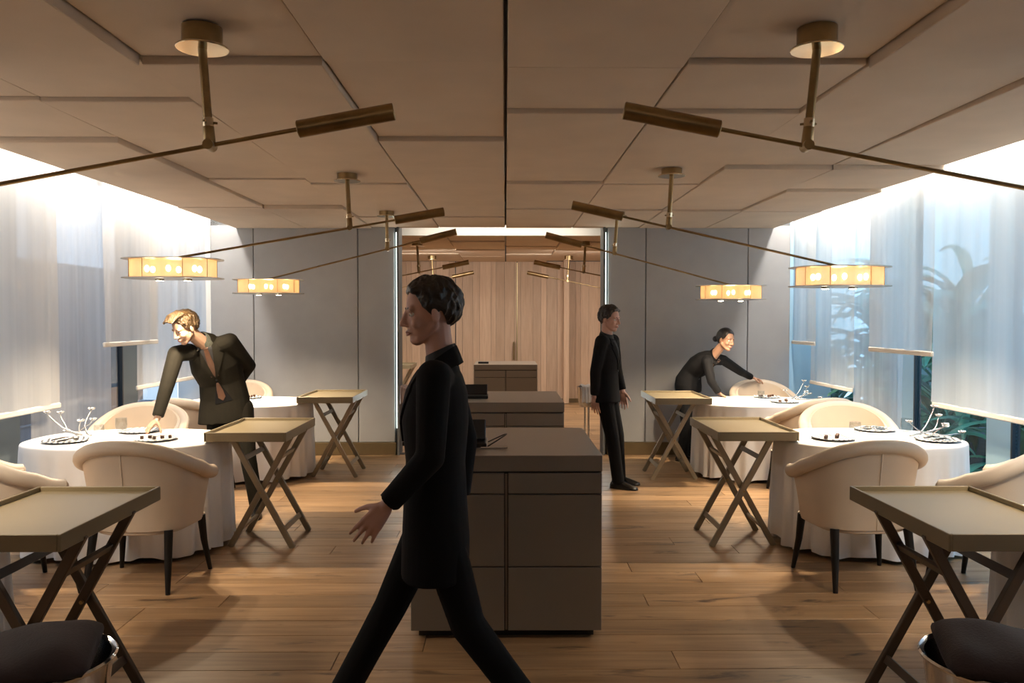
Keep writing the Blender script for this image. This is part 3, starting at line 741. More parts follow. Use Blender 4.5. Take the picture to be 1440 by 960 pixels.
def twig(x, y, rz, label, s=1.0):
    root = thing('silver_twig', label, 'ornament', (x, y, 0.76), rz, 'silver twig ornaments on the dining tables')
    r = random.Random(int(abs(x)*77))
    def br(p, d, L_, rad, lift):
        pts = []; q = V(p); dd = V(d).normalized()
        for i in range(7):
            pts.append(q.copy()); dd = (dd + V((r.uniform(-.25, .25), r.uniform(-.25, .25), lift + r.uniform(-.15, .2)))).normalized(); q = q + dd*(L_/6)
        MB().tube(pts, [rad*(1-0.09*i) for i in range(7)], 7).build('branch', 'silver', root, smooth=True)
        return pts
    a = br((-0.13*s, 0, 0.012), (1, 0, 0.05), 0.26*s, 0.007*s, 0.05)
    b = br((-0.05*s, 0, 0.012), (0.8, 0.5, 0.2), 0.26*s, 0.006*s, 0.07)
    c = br((-0.02*s, 0, 0.012), (0.9, -0.5, 0.1), 0.24*s, 0.006*s, 0.03)
    d = br((0.0, 0, 0.012), (-0.7, 0.4, 0.2), 0.14*s, 0.005*s, 0.10)
    e = br((0.05*s, 0.02, 0.03), (0.6, 0.1, 0.5), 0.14*s, 0.0045*s, 0.02)
    f = br((0.02*s, -0.03, 0.02), (-0.3, -0.6, 0.5), 0.12*s, 0.0045*s, 0.0)
    for pts in (a, b, c, d, e, f):
        p = pts[-1]; m_ = MB()
        for k in range(5):
            v = V((math.cos(k*1.257), math.sin(k*1.257), 0.5)).normalized()
            m_.ell(p+v*0.013*s, (v*0.014*s, v.orthogonal().normalized()*0.009*s, v.cross(v.orthogonal()).normalized()*0.004*s), 8, 5)
        m_.build('blossom', 'silver', root, smooth=True)
twig(-3.10, 5.76, 2.7, 'silver twig with blossoms at the window end of the near left table', 1.15)
twig(3.03, 5.68, 0.25, 'silver twig with blossoms at the window end of the near right table', 1.15)
twig(3.03, 8.24, 0.2, 'silver twig with blossoms on the far right table', 1.1)

# ------------------------------------------------------------------ wine stands and buckets
def cloth_blob(parent, fn, nu, nv, m, name, th=0.006):
    a = MB().grid(fn, nu, nv).build(name, m, parent, smooth=True)
    md = a.modifiers.new('th', 'SOLIDIFY'); md.thickness = th
    return a
def wine_stand(x, y, h, label, rz=0.0):
    root = thing('wine_stand', label, 'wine stand', (x, y, 0), rz)
    MB().lathe([(0.001, 0), (0.13, 0), (0.13, 0.008), (0.05, 0.022), (0.018, 0.03), (0.001, 0.03)], 32).build('foot', 'chrome', root, smooth='auto')
    for k in (-1, 1):
        MB().cyl((k*0.022, 0, 0.02), (k*0.022, 0, h-0.235), 0.011, 0.011, 14).build('pole', 'chrome', root, smooth='auto')
    MB().lathe([(0.001, h-0.24), (0.085, h-0.24), (0.100, h-0.2), (0.112, h), (0.118, h), (0.118, h-0.008), (0.106, h-0.010), (0.095, h-0.2), (0.001, h-0.225)], 32).build('bucket', 'chrome', root, smooth='auto')
    return root
wine_stand(-1.12, 9.46, 0.80, 'chrome wine stand by the left side of the opening, towels over it')
wine_stand(0.97, 9.50, 0.80, 'chrome wine stand behind the walking man in black')
def towel(x, y, z, wx, d, drop, m, label):
    def fn(u, v):
        t = (v-0.5)*2; L_ = drop+d
        s_ = abs(t)*L_; yy_ = math.copysign(min(s_, d), t); zz = -max(0, s_-d)
        wv = 0.008*math.sin(u*19+v*3)*(0.3+abs(t))
        return ((u-0.5)*wx*(1-0.05*abs(t)), yy_+math.copysign(wv+0.004, t), zz + 0.006*math.sin(u*9))
    o = MB().grid(fn, 26, 30).build('towel', m, None, smooth=True); md = o.modifiers.new('th', 'SOLIDIFY'); md.thickness = 0.012
    o.location = (x, y, z); tag(o, label, 'towel')
towel(-1.175, 9.46, 0.815, 0.13, 0.122, 0.21, 'napkin_taupe', 'folded taupe towel hanging over the wine stand bucket')
towel(-1.055, 9.46, 0.815, 0.10, 0.122, 0.20, 'napkin_grey', 'crumpled pale grey towel beside the taupe one on the wine stand')
towel(0.96, 9.50, 0.815, 0.12, 0.122, 0.20, 'napkin_grey', 'pale grey towel on the wine stand behind the walking man')

def ice_bucket(x, y, z, label, lab2):
    root = thing('ice_bucket', label, 'ice bucket', (x, y, z-0.24))
    MB().lathe([(0.001, 0), (0.12, 0), (0.135, 0.03), (0.160, 0.225), (0.168, 0.230), (0.171, 0.237), (0.167, 0.242), (0.156, 0.236), (0.130, 0.03), (0.001, 0.012)], 56).build('bucket', 'chrome', root, smooth='auto')
    MB().lathe([(0.001, -(z-0.24)), (0.15, -(z-0.24)), (0.15, -(z-0.252)), (0.02, -(z-0.29)), (0.016, -0.02), (0.07, -0.004), (0.07, 0.0), (0.001, 0.0)], 32).build('stand', 'chrome', root, smooth='auto')
    sg = -1 if x < 0 else 1
    def fn(u, v):
        a, b = (u-0.5)*2, (v-0.5)*2
        X_, Y_ = a*0.122, b*0.150
        e = (1-abs(a)**5)*(1-abs(b)**5)
        zz = -0.012 + 0.034*max(0, e)**0.6 + 0.006*math.sin(4*a+1.5*b+1)*e + 0.010*(a*-sg)*e
        return (X_-sg*0.0, Y_, zz+0.012)
    o = MB().grid(fn, 30, 40).build('napkin', 'napkin_brown', None, smooth=True); md = o.modifiers.new('th', 'SOLIDIFY'); md.thickness = 0.016
    o.location = (x+sg*0.012, y, z); o.rotation_euler = (0, 0, -0.35*sg)
    tag(o, lab2, 'napkin')
ice_bucket(-1.12, 1.90, 0.785, 'steel ice bucket in the lower left corner', 'dark brown napkin draped over the lower left ice bucket')
ice_bucket(1.19, 1.90, 0.78, 'steel ice bucket in the lower right corner', 'dark brown napkin draped over the lower right ice bucket')

# ------------------------------------------------------------------ plants outside the right windows
def leaf_mesh():
    rs = MB()
    n = 9
    def fn(u, v):
        t = v; wd = 0.045*math.sin(PI*min(1, t*0.96+0.04))**0.8*(1.0-0.25*t); a = (u-0.5)*2
        return (a*wd, t*0.75*(1-0.15*t), 0.55*t-0.55*t*t*1.1 - abs(a)*0.018)
    rs.grid(fn, 4, n)
    return rs.mesh('leaf', smooth=True)
leafm = leaf_mesh()
def plant(x, y, s, seed, label, n=34):
    root = thing('tropical_plant', label, 'plant', (x, y, -0.1), 0, 'tropical plants outside the right windows')
    r = random.Random(seed)
    MB().tube([(0, 0, 0), (0.02, 0.01, 0.45*s), (0, 0.03, 0.95*s)], [0.03, 0.025, 0.015], 8).build('stem', 'leaf_green', root, smooth=True)
    for k in range(n):
        o = link('leaf', leafm, 'leaf_green', root)
        h = r.uniform(0.1, 0.95)*s
        o.location = (0.01, 0.02, h); q = r.uniform(0.75, 1.3)*s*0.9; o.scale = (q*1.2, q, q)
        o.rotation_euler = (r.uniform(-0.3, 0.75), r.uniform(-.3, .3), r.uniform(0, 6.28))
for k, (x, y, s_, lab) in enumerate(((4.8, 5.6, 1.0, 'leafy plant outside, nearest end of the right windows'), (4.75, 7.3, 1.25, 'leafy plant outside, under the hem of the wide right blind'),
        (4.8, 8.7, 1.75, 'leafy plant outside, in the gap just right of the blue window mullion'), (4.9, 10.1, 1.6, 'leafy plant outside, in the narrow gap left of the blue window mullion'), (4.8, 11.5, 1.2, 'leafy plant outside, behind the far right table'),
        (6.3, 8.6, 2.0, 'tall leafy plant outside, rear row by the garden wall, nearer one'), (6.4, 10.9, 2.2, 'tall leafy plant outside, rear row by the garden wall, middle one'), (6.4, 13.2, 2.2, 'tall leafy plant outside, rear row by the garden wall, farthest one'))):
    plant(x, y, s_, 40+k, lab, 64)

# ------------------------------------------------------------------ people
def remesh(mb, voxel, it=4, ratio=1.0, fac=0.5):
    me = bpy.data.meshes.new('tmp'); me.from_pydata(mb.v, [], mb.f)
    bm = bmesh.new(); bm.from_mesh(me); bmesh.ops.recalc_face_normals(bm, faces=bm.faces); bm.to_mesh(me); bm.free()
    o = bpy.data.objects.new('tmp', me); COL.objects.link(o)
    m = o.modifiers.new('r', 'REMESH'); m.mode = 'VOXEL'; m.voxel_size = voxel
    if it: q = o.modifiers.new('s', 'SMOOTH'); q.iterations = it; q.factor = fac
    if ratio < 1: q = o.modifiers.new('d', 'DECIMATE'); q.ratio = ratio
    dg = bpy.context.evaluated_depsgraph_get(); dg.update()
    r = bpy.data.meshes.new_from_object(o.evaluated_get(dg))
    bpy.data.objects.remove(o); bpy.data.meshes.remove(me)
    r.polygons.foreach_set('use_smooth', [True]*len(r.polygons))
    return r
def orth(a, b):
    a = V(a).normalized(); b = V(b); return a, (b - a*b.dot(a)).normalized()
def hand(mb, w_, d, n, side, curl=(0.25, 0.35, 0.3), k=1.0, splay=1.0, thumb=0.5):
    """palm and five fingers; d = towards the fingers, n = out of the palm; side +1 right hand"""
    w_ = V(w_); d, n = orth(d, n); s = d.cross(n)*side
    kn = []
    offs = [0.030, 0.010, -0.011, -0.030]; along = [0.090, 0.094, 0.088, 0.078]
    for o_, al in zip(offs, along):
        p = w_ + d*al*k + s*o_*k; kn.append(p)
        mb.cap(w_ + d*0.012*k + s*o_*0.55*k, p, 0.0145*k, 0.0115*k, 10, 3)
    mb.ell(w_+d*0.05*k+n*0.004*k, (d*0.05*k, s*0.038*k, n*0.014*k), 12, 8)
    lens = [(.040, .024, .020), (.045, .028, .021), (.041, .026, .020), (.032, .020, .018)]
    for i, p in enumerate(kn):
        a = s*((1.5-i)*0.10*splay); dd = (d + a).normalized(); q = p; ang = 0
        for j, L_ in enumerate(lens[i]):
            ang += curl[j]*(1+0.08*i)
            v = dd*math.cos(ang) + n*math.sin(ang); q2 = q + v*L_*k
            mb.cap(q, q2, (0.0092-0.0009*j)*k, (0.0086-0.0011*j)*k, 9, 3); q = q2
    b = w_ + d*0.026*k + s*0.026*k; dv = (d*0.62 + s*0.62 + n*thumb).normalized()
    q = b
    for j, (L_, r_) in enumerate(((.044, .0135), (.032, .0105), (.026, .0092))):
        q2 = q + dv*L_*k; mb.cap(q, q2, r_*k, (r_-0.0015)*k, 9, 3); q = q2
        dv = (dv + d*0.30 + n*0.10).normalized()

def person(name, label, root_loc, J, head_f, suit, skin, hair, hand_r, hand_l, tilt=V((0, 0, 1)), female=False, toes=None, hem=0.17, style='short', shirt='shirt_dark', tie=None, k=1.0, collar=True, hairm='hair_black', lapel=True, girth=1.0):
    root = thing(name, label, 'person', root_loc)
    RL = V(root_loc)
    def put(me_or_mb, nm, m, parent=root, **kw):
        me = me_or_mb.mesh(nm, **kw) if isinstance(me_or_mb, MB) else me_or_mb
        me.transform(Matrix.Translation(-RL)); return link(nm, me, m, parent)
    J = {a: V(b) for a, b in J.items()}
    up = (J['neck']-J['pel']).normalized(); T = (J['neck']-J['pel']).length
    shr = (J['rs']-J['ls']); hpr = (J['rh']-J['lh'])
    def frame(t, tang):
        r = (hpr.normalized()*(1-t)+shr.normalized()*t); r = (r-tang*r.dot(tang)).normalized(); return r, tang.cross(r)
    bend = J.get('waist', (J['pel']+J['neck'])/2)
    def spine(t):   # quadratic through pelvis, waist, neck
        c = bend*2-(J['pel']+J['neck'])/2
        return J['pel']*(1-t)**2 + c*2*t*(1-t) + J['neck']*t*t
    def tang(t): return (spine(t+0.02)-spine(t-0.02)).normalized()
    def torso(mb, table, n=28):
        rs = []
        for t, rx, ry, fo in table:
            c = spine(t); tg = tang(max(0.0, min(1.0, t))); r, fw = frame(max(0, min(1, t)), tg)
            if t < 0: c = J['pel'] + V((0, 0, 1))*(-1)*(-t)*T*0.9 + (c-J['pel'])*0.1
            c = c + fw*fo
            ring = []
            for j in range(n):
                a = 2*PI*j/n; ca, sa = math.cos(a), math.sin(a); e = 0.86
                ring.append(c + r*math.copysign(abs(ca)**e, ca)*rx + fw*math.copysign(abs(sa)**e, sa)*ry)
            rs.append(ring)
        mb.rings(rs)
    f_ = 0.9 if female else 1.0
    # ---- body
    B = MB()
    torso(B, [(-0.06, .13, .09, 0), (0.1, .145*f_, .095, 0), (0.35, .12*f_, .085, 0), (0.62, .14*f_, .095, 0), (0.85, .135*f_, .075, 0), (0.97, .06, .05, 0)])
    for s in 'rl':
        B.cap(J[s+'s'], J[s+'e'], .046*f_, .036*f_); B.cap(J[s+'e'], J[s+'w'], .036*f_, .025*f_)
        B.cap(J[s+'h'], J[s+'k'], .070, .050); B.cap(J[s+'k'], J[s+'a'], .048, .034)
    hk = 0.90 if female else 1.0
    for key, hd, sd_ in (('rw', hand_r, 1), ('lw', hand_l, -1)):
        hand(B, J[key], hd[0], hd[1], sd_, curl=hd[2] if len(hd) > 2 else (.25, .35, .3), k=hk, splay=hd[3] if len(hd) > 3 else 1.0, thumb=hd[4] if len(hd) > 4 else 0.5)
    H = J['head']; hf, hu = orth(head_f, tilt); hr = hf.cross(hu)
    def h(r, u, f): return H + hr*r*k + hu*u*k + hf*f*k
    hw = 0.94 if female else 1.0
    B.cap(J['neck'] - up*0.03, h(0, -.045, -.022), .056*f_, .050*f_, 14)
    ax = lambda a, b, c: (hr*a*k*hw, hu*b*k, hf*c*k)
    B.ell(h(0, .030, -.012), ax(.074, .090, .096), 24, 16)
    B.ell(h(0, -.030, .030), ax(.060, .078, .058), 24, 16)
    B.ell(h(0, -.092, .056), ax(.030, .024, .028), 14, 10)
    for s in (-1, 1):
        B.cap(h(s*.052*hw, -.045, .0), h(s*.020*hw, -.092, .055), .020*k, .017*k)
        B.ell(h(s*.042, -.030, .062), ax(.022, .024, .020), 12, 8)       # cheek
        B.ell(h(s*.075*hw, -.008, -.008), (hf*.018*k+hr*s*.006*k, hu*.032*k, hr*.009*k), 12, 8)   # ear
        B.ell(h(s*.013, -.036, .092), ax(.010, .008, .010), 8, 6)
    B.cap(h(-.040*hw, .020, .072), h(.040*hw, .020, .072), .012*k, .012*k)
    B.cap(h(0, .012, .084), h(0, -.030, .104), .009*k, .013*k)
    B.ell(h(0, -.062, .080), ax(.026, .012, .014), 12, 8)
    put(remesh(B, 0.0048, 3, 0.45), 'body', skin)
    body_bvh = None
    # ---- face parts
    for s in (-1, 1):
        E = MB().ell(h(s*.031*hw, .001, .0690), (hr*.0125*k, hu*.0105*k, hf*.0125*k), 14, 10); put(E, 'eye', 'eye_white', smooth=True)
        I = MB().ell(h(s*.031*hw, .0, .0788), (hr*.0056*k, hu*.0056*k, hf*.0034*k), 10, 8); put(I, 'iris', 'iris', smooth=True)
        W = MB().tube([h(s*.016*hw, .021, .0840), h(s*.030*hw, .0245, .0825), h(s*.046*hw, .020, .0735)], [.0026*k, .0036*k, .0018*k], 8); put(W, 'eyebrow', hairm, smooth=True)
        Ld = MB().tube([h(s*.0185*hw, .004, .0780), h(s*.031*hw, .0090, .0800), h(s*.0435*hw, .004, .0725)], [.002*k, .0034*k, .002*k], 8); put(Ld, 'eyelid', skin, smooth=True)
    lp = MB().tube([h(-.023, -.0655, .082), h(-.010, -.0615, .0915), h(0, -.063, .0925), h(.010, -.0615, .0915), h(.023, -.0655, .082)], [.002*k, .0042*k, .0045*k, .0042*k, .002*k], 8)
    lp.tube([h(-.021, -.067, .082), h(0, -.0715, .0905), h(.021, -.067, .082)], [.002*k, .0055*k, .002*k], 8)
    put(lp, 'lips', 'lip', smooth=True)
    # ---- hair
    M = MB()
    c0 = (0, .034, -.017); R_ = (.082*hw, .098, .104)
    def cut(th):           # lower border (u) of the hair by angle from the front
        th = abs(th)
        pts = [(0, .082), (0.60, .080), (0.85, .060), (1.02, .022), (1.20, .004), (1.45, -.026 if not female else -.004), (1.65, .010), (1.95, -.03), (2.5, -.065), (PI, -.070)]
        for (a, ya), (b, yb) in zip(pts, pts[1:]):
            if th <= b: return ya+(yb-ya)*(th-a)/(b-a)
        return pts[-1][1]
    na, nb = 56, 12
    def hg(grow):
        rs = []
        for jv in range(nb+1):
            ring = []
            for ja in range(na):
                th = -PI+2*PI*ja/na; uc = max(-0.98, min(0.98, (cut(th)-c0[1])/R_[1])); ph1 = math.acos(uc); ph_ = 0.02+(ph1-0.02)*jv/nb
                g = 1+grow*(1-0.5*jv/nb)
                ring.append(h(c0[0]+math.sin(ph_)*math.sin(th)*R_[0]*g, c0[1]+math.cos(ph_)*R_[1]*g, c0[2]+math.sin(ph_)*math.cos(th)*R_[2]*g))
            rs.append(ring)
        return rs
    outer = hg(0.05); inner = hg(-0.14)
    M.rings(outer + list(reversed(inner)), cap=True)
    if style == 'quiff':
        r_ = random.Random(3)
        for q in range(15):
            a = -0.055+0.11*q/14
            M.tube([h(a*0.9, .085+.02*(1-abs(a)/.06), -.06), h(a*1.05, .135-abs(a)*0.28+r_.uniform(-.004, .004), .0), h(a*1.05+.004, .134-abs(a)*0.30+r_.uniform(-.005, .006), .055), h(a+.010+r_.uniform(-.006, .006), .104-abs(a)*.2+r_.uniform(-.008, .006), .102+r_.uniform(-.004, .010))], [.012*k, .016*k, .015*k, .006*k], 8)
    if style == 'short':
        for q in range(9):
            a = -0.05+0.1*q/8
            M.cap(h(a, .10-abs(a)*.3, -.03), h(a, .100-abs(a)*.3, .06), .020*k, .014*k)
    if style != 'bun':       # locks that break up the cap
        r_ = random.Random(9)
        for q in range(150):
            th = r_.uniform(-PI, PI); t0 = r_.uniform(0.05, 0.75); t1 = t0+0.22; pts = []
            uc = max(-.98, min(.98, (cut(th)-c0[1])/R_[1])); ph1 = math.acos(uc)
            for t, lift in ((t0, 1.035), ((t0+t1)/2, 1.075), (t1, 1.045)):
                ph_ = ph1*t; a_ = th+0.10*(t-t0)/0.22*r_.choice((-1, 1))
                pts.append(h(math.sin(ph_)*math.sin(a_)*R_[0]*lift, c0[1]+math.cos(ph_)*R_[1]*lift, c0[2]+math.sin(ph_)*math.cos(a_)*R_[2]*lift))
            M.tube(pts, [.0055*k, .0075*k, .004*k], 6)
    if style == 'bun':
        M.ell(h(0, -.010, -.140), ax(.036, .034, .034), 14, 10); M.cap(h(0, .02, -.105), h(0, -.005, -.13), .030*k, .024*k)
    put(remesh(M, 0.0042, 2, 0.5), 'hair', hairm)
    # ---- jacket
    Q = MB(); hh = hem/(T*0.9)
    if female: tb = [(-hh, .178, .125, 0), (-hh*0.4, .182, .130, 0), (0.08, .170, .125, 0), (0.36, .133, .105, 0), (0.60, .152, .120, .008), (0.78, .150, .108, .004), (0.90, .125, .082, 0), (0.975, .062, .056, 0)]
    else: tb = [(-hh, .192, .128, .004), (-hh*0.4, .186, .128, 0), (0.10, .172, .120, 0), (0.36, .158, .112, 0), (0.62, .178, .125, .006), (0.80, .176, .112, .002), (0.91, .140, .085, 0), (0.975, .068, .060, 0)]
    tb = [(t_, rx_*(girth if t_ < .7 else 1), ry_, fo_) for t_, rx_, ry_, fo_ in tb]
    torso(Q, tb)
    for s in 'rl':
        sh = J[s+'s']; inn = sh*0.62 + (spine(0.86))*0.38
        Q.cap(inn, sh, .070*f_, .064*f_); Q.cap(sh, J[s+'e'], .064*f_, .052*f_)
        wv = (J[s+'w']-J[s+'e']); ce = J[s+'w']-wv.normalized()*0.015
        Q.cap(J[s+'e'], J[s+'e']+wv*0.5, .052*f_, .046*f_); Q.cyl(J[s+'e']+wv*0.45, ce, .046*f_, .042*f_, 16)
        r_ = random.Random(int(sh.x*1000))       # sleeve creases at the elbow
        for q in range(3):
            t = 0.82+0.12*q; pc = sh.lerp(J[s+'e'], t) if t < 1 else J[s+'e'].lerp(J[s+'w'], t-1)
            Q.ell(pc, [(v*(.0545-.003*q)*f_ if z_ < 2 else v*.010) for z_, v in enumerate((wv.orthogonal().normalized(), wv.normalized().cross(wv.orthogonal().normalized()), wv.normalized()))], 14, 8)
    jm = remesh(Q, 0.008, 3, 0.7); bv = BVHTree.FromPolygons([v.co for v in jm.vertices], [p.vertices[:] for p in jm.polygons])
    jo = put(jm, 'jacket', suit)
    # ---- trousers
    P = MB()
    torso(P, [(-0.18, .15, .105, 0), (-0.05, .165, .112, 0), (0.08, .155, .108, 0), (0.20, .14, .098, 0)])
    for s in 'rl':
        P.cap(J[s+'h'], J[s+'k'], .088, .066); P.cap(J[s+'k'], J[s+'k'].lerp(J[s+'a'], .5), .066, .060)
        dv = (J[s+'a']-J[s+'k']).normalized(); P.cyl(J[s+'k'].lerp(J[s+'a'], .4), J[s+'a']+dv*0.035, .060, .058, 16)
    put(remesh(P, 0.010, 3, 0.7), 'trousers', suit)
    # ---- shoes
    for s in 'rl':
        td = V(toes[s]).normalized(); a = J[s+'a']; side = td.cross(V((0, 0, 1))).normalized(); nu = side.cross(td)
        sl = a - nu*0.085 - td*0.075; rs = []
        for t, hw_, ht in ((0, .022, .045), (0.02, .034, .075), (.08, .038, .085), (.13, .040, .070), (.19, .046, .050), (.235, .040, .036), (.268, .022, .026), (.275, .010, .015)):
            c = sl + td*t
            rs.append([c + side*hw_*x_ + nu*ht*z_ for x_, z_ in ((-1, 0), (1, 0), (1.0, .35), (.72, .8), (.3, 1), (-.3, 1), (-.72, .8), (-1, .35))])
        so = put(MB().rings(rs), 'shoe', 'shoe_black', smooth='auto')
        put(MB().box(sl+td*0.035-nu*0.004, (.001, .001, .001)).rings([[sl+td*t_+side*x_*.04-nu*z_ for t_, x_ in ((0, -.8), (0, .8), (.19, 1.15), (.265, .6), (.265, -.6), (.19, -1.15))] for z_ in (.0, .010)]), 'sole', 'ebony', so)
    # ---- shirt front, tie, lapels: laid on the jacket front
    r0, f0 = frame(0.8, up); o0 = J['neck']
    def decal(rows, nm, m, off, nc=6, parent=jo):
        fr, bk = [], []
        for u, xa, xb in rows:
            for i in range(nc+1):
                x_ = xa+(xb-xa)*i/nc; p = o0 + up*u + r0*x_; hit = bv.ray_cast(p + f0*0.5, -f0)
                q = hit[0] if hit[0] is not None else p + f0*0.11
                fr.append(q + f0*off); bk.append(q - f0*0.006)
        n_ = nc+1; nr = len(rows); K = len(fr); fs = []
        for j in range(nr-1):
            for i in range(nc):
                a = j*n_+i; fs.append((a, a+1, a+1+n_, a+n_)); fs.append((a+K, a+n_+K, a+1+n_+K, a+1+K))
        bd = [i for i in range(nc)] + [(j+1)*n_-1 for j in range(nr-1)] + [nr*n_-1-i for i in range(nc)] + [(nr-1-j)*n_ for j in range(nr-1)]
        for i in range(len(bd)):
            a, b = bd[i], bd[(i+1) % len(bd)]; fs.append((a, a+K, b+K, b))
        return put(MB().add(fr+bk, fs), nm, m, parent, smooth='auto')
    if lapel:
        n_ = 12; u0, u1 = -0.015, -0.315
        us = [u0+(u1-u0)*i/n_ for i in range(n_+1)]
        vw = lambda u: max(0.002, 0.052*(1-(u0-u)/(u0-u1)))
        decal([(u, -vw(u)-.004, vw(u)+.004) for u in us], 'shirt', shirt, 0.003)
        for s in (-1, 1):
            rows = []
            for u in us:
                t = (u0-u)/(u0-u1)
                wd = .030+.055*min(1, t/0.28) if t < 0.28 else .085*(1-(t-.28)/.72)**0.9+0.003
                if 0.20 < t < 0.27: wd -= .022
                a, b = vw(u), vw(u)+wd
                rows.append((u, min(s*a, s*b), max(s*a, s*b)))
            decal(rows, 'lapel', suit, 0.009)
        if tie:
            decal([(u, -.013-.018*i/n_, .013+.018*i/n_) for i, u in enumerate([-.020-.27*i/n_ for i in range(n_+1)])], 'tie', tie, 0.007, 4)
            decal([(u, -.020, .020) for u in (-.018, -.030, -.042)], 'tie_knot', tie, 0.012, 4)
            lo = [(u, -x_, x_) for u, x_ in ((-.335, .006), (-.40, .026), (-.46, .048), (-.52, .070))]
            decal(lo, 'waistband', 'shirt_dark' if suit != 'suit_olive' else 'suit_black', 0.004)
            decal([(-.35, -.008, .008), (-.42, -.022, .024), (-.475, -.026, .030), (-.50, -.002, .004)], 'tie_end', tie, 0.010, 4)
        for u in (-.325,):
            hit = bv.ray_cast(o0+up*u+r0*0.0+f0*0.5, -f0)
            if hit[0]: put(MB().cyl(hit[0]-f0*.002, hit[0]+f0*.008, .008, .008, 12), 'button', 'black_plastic', jo)
    # collar
    nd = (h(0, -.045, -.022)-J['neck']).normalized(); nd2, nf = orth(nd, f0); nr_ = nd2.cross(nf)
    def ringc(z, rx, ry, tiltz): return [J['neck'] + nd2*(z - tiltz*math.sin(2*PI*j/24)) + nr_*rx*math.cos(2*PI*j/24) + nf*ry*math.sin(2*PI*j/24) for j in range(24)]
    if collar:
        put(MB().rings([ringc(-.03, .078*f_, .074*f_, .022), ringc(.018, .064*f_, .062*f_, .020), ringc(.036, .060*f_, .058*f_, .018), ringc(.034, .054*f_, .052*f_, .018), ringc(-.03, .060*f_, .060*f_, .022)], cap=False), 'shirt_collar', 'shirt_grey' if tie else shirt, jo, smooth='auto')
    put(MB().rings([ringc(-.055, .094*f_, .082*f_, .034), ringc(-.008, .076*f_, .070*f_, .034), ringc(.012, .069*f_, .064*f_, .034), ringc(.008, .063*f_, .058*f_, .034), ringc(-.05, .07*f_, .066*f_, .034)], cap=False), 'jacket_collar', suit, jo, smooth='auto')
    return root

person('person', 'person in an olive suit and brown tie leaning over the near left table', (-2.25, 6.50, 0),
    dict(pel=(-2.30, 6.54, .90), waist=(-2.325, 6.47, 1.18), neck=(-2.375, 6.27, 1.43), rs=(-2.545, 6.17, 1.335), ls=(-2.185, 6.33, 1.43), re=(-2.565, 6.02, 1.07), rw=(-2.59, 5.925, .865),
         le=(-2.12, 6.60, 1.22), lw=(-2.27, 6.70, 1.03), head=(-2.455, 6.12, 1.535), rh=(-2.36, 6.52, .87), lh=(-2.165, 6.56, .87), rk=(-2.35, 6.46, .48), lk=(-2.10, 6.48, .48), ra=(-2.35, 6.54, .085), la=(-2.04, 6.50, .085)),
    V((-.50, -.66, -.44)), 'suit_olive', 'skin_light', None,
    (V((-.35, -.42, -.55)), V((.35, .25, -.8)), (0.15, 0.25, 0.2), 1.0, 1.2), (V((-.8, .3, -.2)), V((0, .9, .3)), (0.4, 0.5, 0.4)),
    toes=dict(r=(-.15, -1, 0), l=(.3, -1, 0)), hem=0.13, style='quiff', girth=1.12, shirt='shirt_dark', tie='tie_brown', hairm='hair_blond')
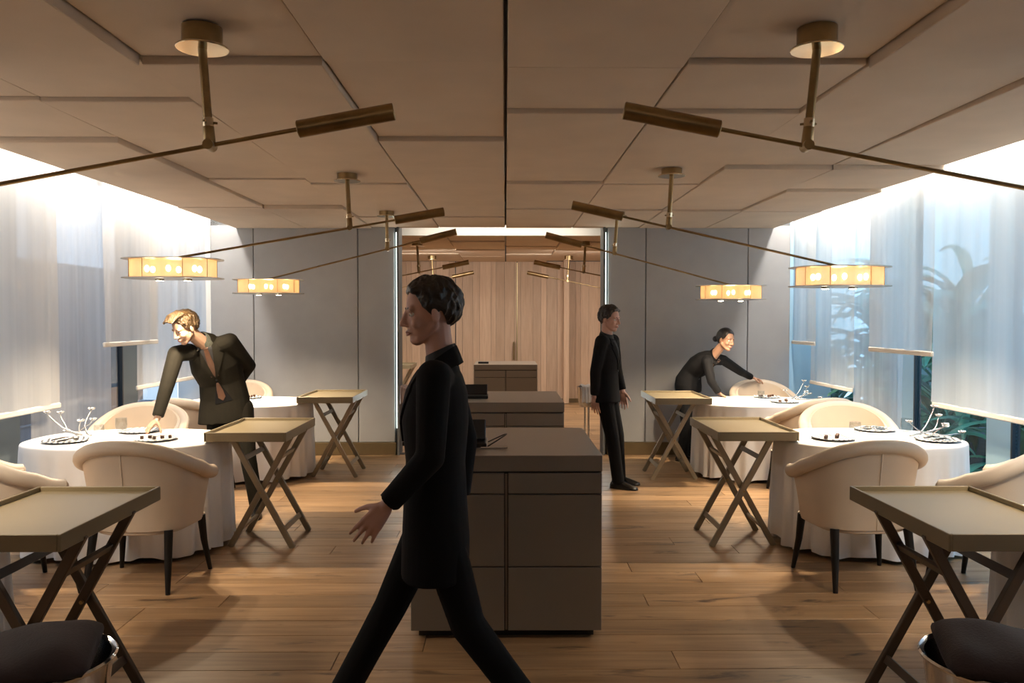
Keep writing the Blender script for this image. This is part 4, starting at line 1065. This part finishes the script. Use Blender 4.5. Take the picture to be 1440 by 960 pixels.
person('person', 'person with a hair bun in a black blazer, hand on a chair back', (2.05, 8.98, 0),
    dict(pel=(2.06, 8.95, .90), waist=(2.13, 8.90, 1.06), neck=(2.31, 8.76, 1.215), rs=(2.19, 8.62, 1.135), ls=(2.42, 8.84, 1.15), re=(2.22, 8.56, .93), rw=(2.31, 8.57, .80),
         le=(2.66, 8.98, 1.01), lw=(2.83, 9.13, .935), head=(2.40, 8.66, 1.375), rh=(1.99, 8.90, .86), lh=(2.11, 9.03, .86), rk=(2.02, 8.86, .47), lk=(2.14, 8.98, .47), ra=(1.99, 8.93, .085), la=(2.10, 9.06, .085)),
    V((.55, -.80, -.14)), 'suit_black', 'skin_mid', None,
    (V((.5, .0, -.3)), V((0, 0, -1)), (0.1, 0.15, 0.1)), (V((.9, .25, -.25)), V((.1, .1, -1)), (0.25, 0.35, 0.3)),
    tilt=V((.18, .0, 1)), female=True, toes=dict(r=(.7, -.7, 0), l=(.7, -.7, 0)), hem=0.10, style='bun', shirt='blouse_brown', collar=False)
person('person', 'person in black walking past the opening, beyond the nearest sideboard', (1.05, 7.55, 0),
    dict(pel=(.955, 7.57, .90), waist=(.955, 7.58, 1.16), neck=(.965, 7.58, 1.44), rs=(.895, 7.42, 1.395), ls=(1.045, 7.74, 1.395), re=(.835, 7.40, 1.11), rw=(.835, 7.44, .88),
         le=(1.09, 7.79, 1.12), lw=(1.14, 7.74, .90), head=(.99, 7.55, 1.605), rh=(.925, 7.49, .88), lh=(.99, 7.66, .88), rk=(1.01, 7.49, .48), lk=(1.08, 7.66, .48), ra=(1.065, 7.50, .087), la=(1.11, 7.70, .087)),
    V((.80, -.58, -.12)), 'suit_black', 'skin_pink', None,
    (V((.05, .0, -1)), V((.3, .9, 0)), (0.25, 0.3, 0.25)), (V((.1, .0, -1)), V((-.3, -.9, 0)), (0.25, 0.3, 0.25)),
    toes=dict(r=(.86, -.5, 0), l=(.9, -.35, 0)), hem=0.08, style='short', shirt='shirt_dark')
person('person', 'person in a long black jacket striding past the nearest sideboard', (-.27, 3.0, 0),
    dict(pel=(-.265, 3.0, .86), waist=(-.262, 3.0, 1.15), neck=(-.242, 3.0, 1.450), rs=(-.245, 3.18, 1.395), ls=(-.255, 2.82, 1.395), re=(-.165, 3.22, 1.11), rw=(-.185, 3.19, .88),
         le=(-.262, 2.765, 1.12), lw=(-.42, 2.79, .945), head=(-.285, 3.0, 1.625), rh=(-.275, 3.09, .86), lh=(-.255, 2.91, .86), rk=(-.45, 3.09, .48), lk=(-.14, 2.92, .47), ra=(-.655, 3.10, .105), la=(.085, 2.92, .165)),
    V((-.96, -.26, -.10)), 'suit_black', 'skin_pink', None,
    (V((-.1, .0, -1)), V((0, -1, 0)), (0.25, 0.3, 0.25)), (V((-.62, -.05, -.75)), V((.2, 1, 0)), (0.2, 0.28, 0.22)),
    toes=dict(r=(-1, 0, .12), l=(-.80, 0, -.60)), hem=0.20, style='short', shirt='shirt_dark', k=1.02)
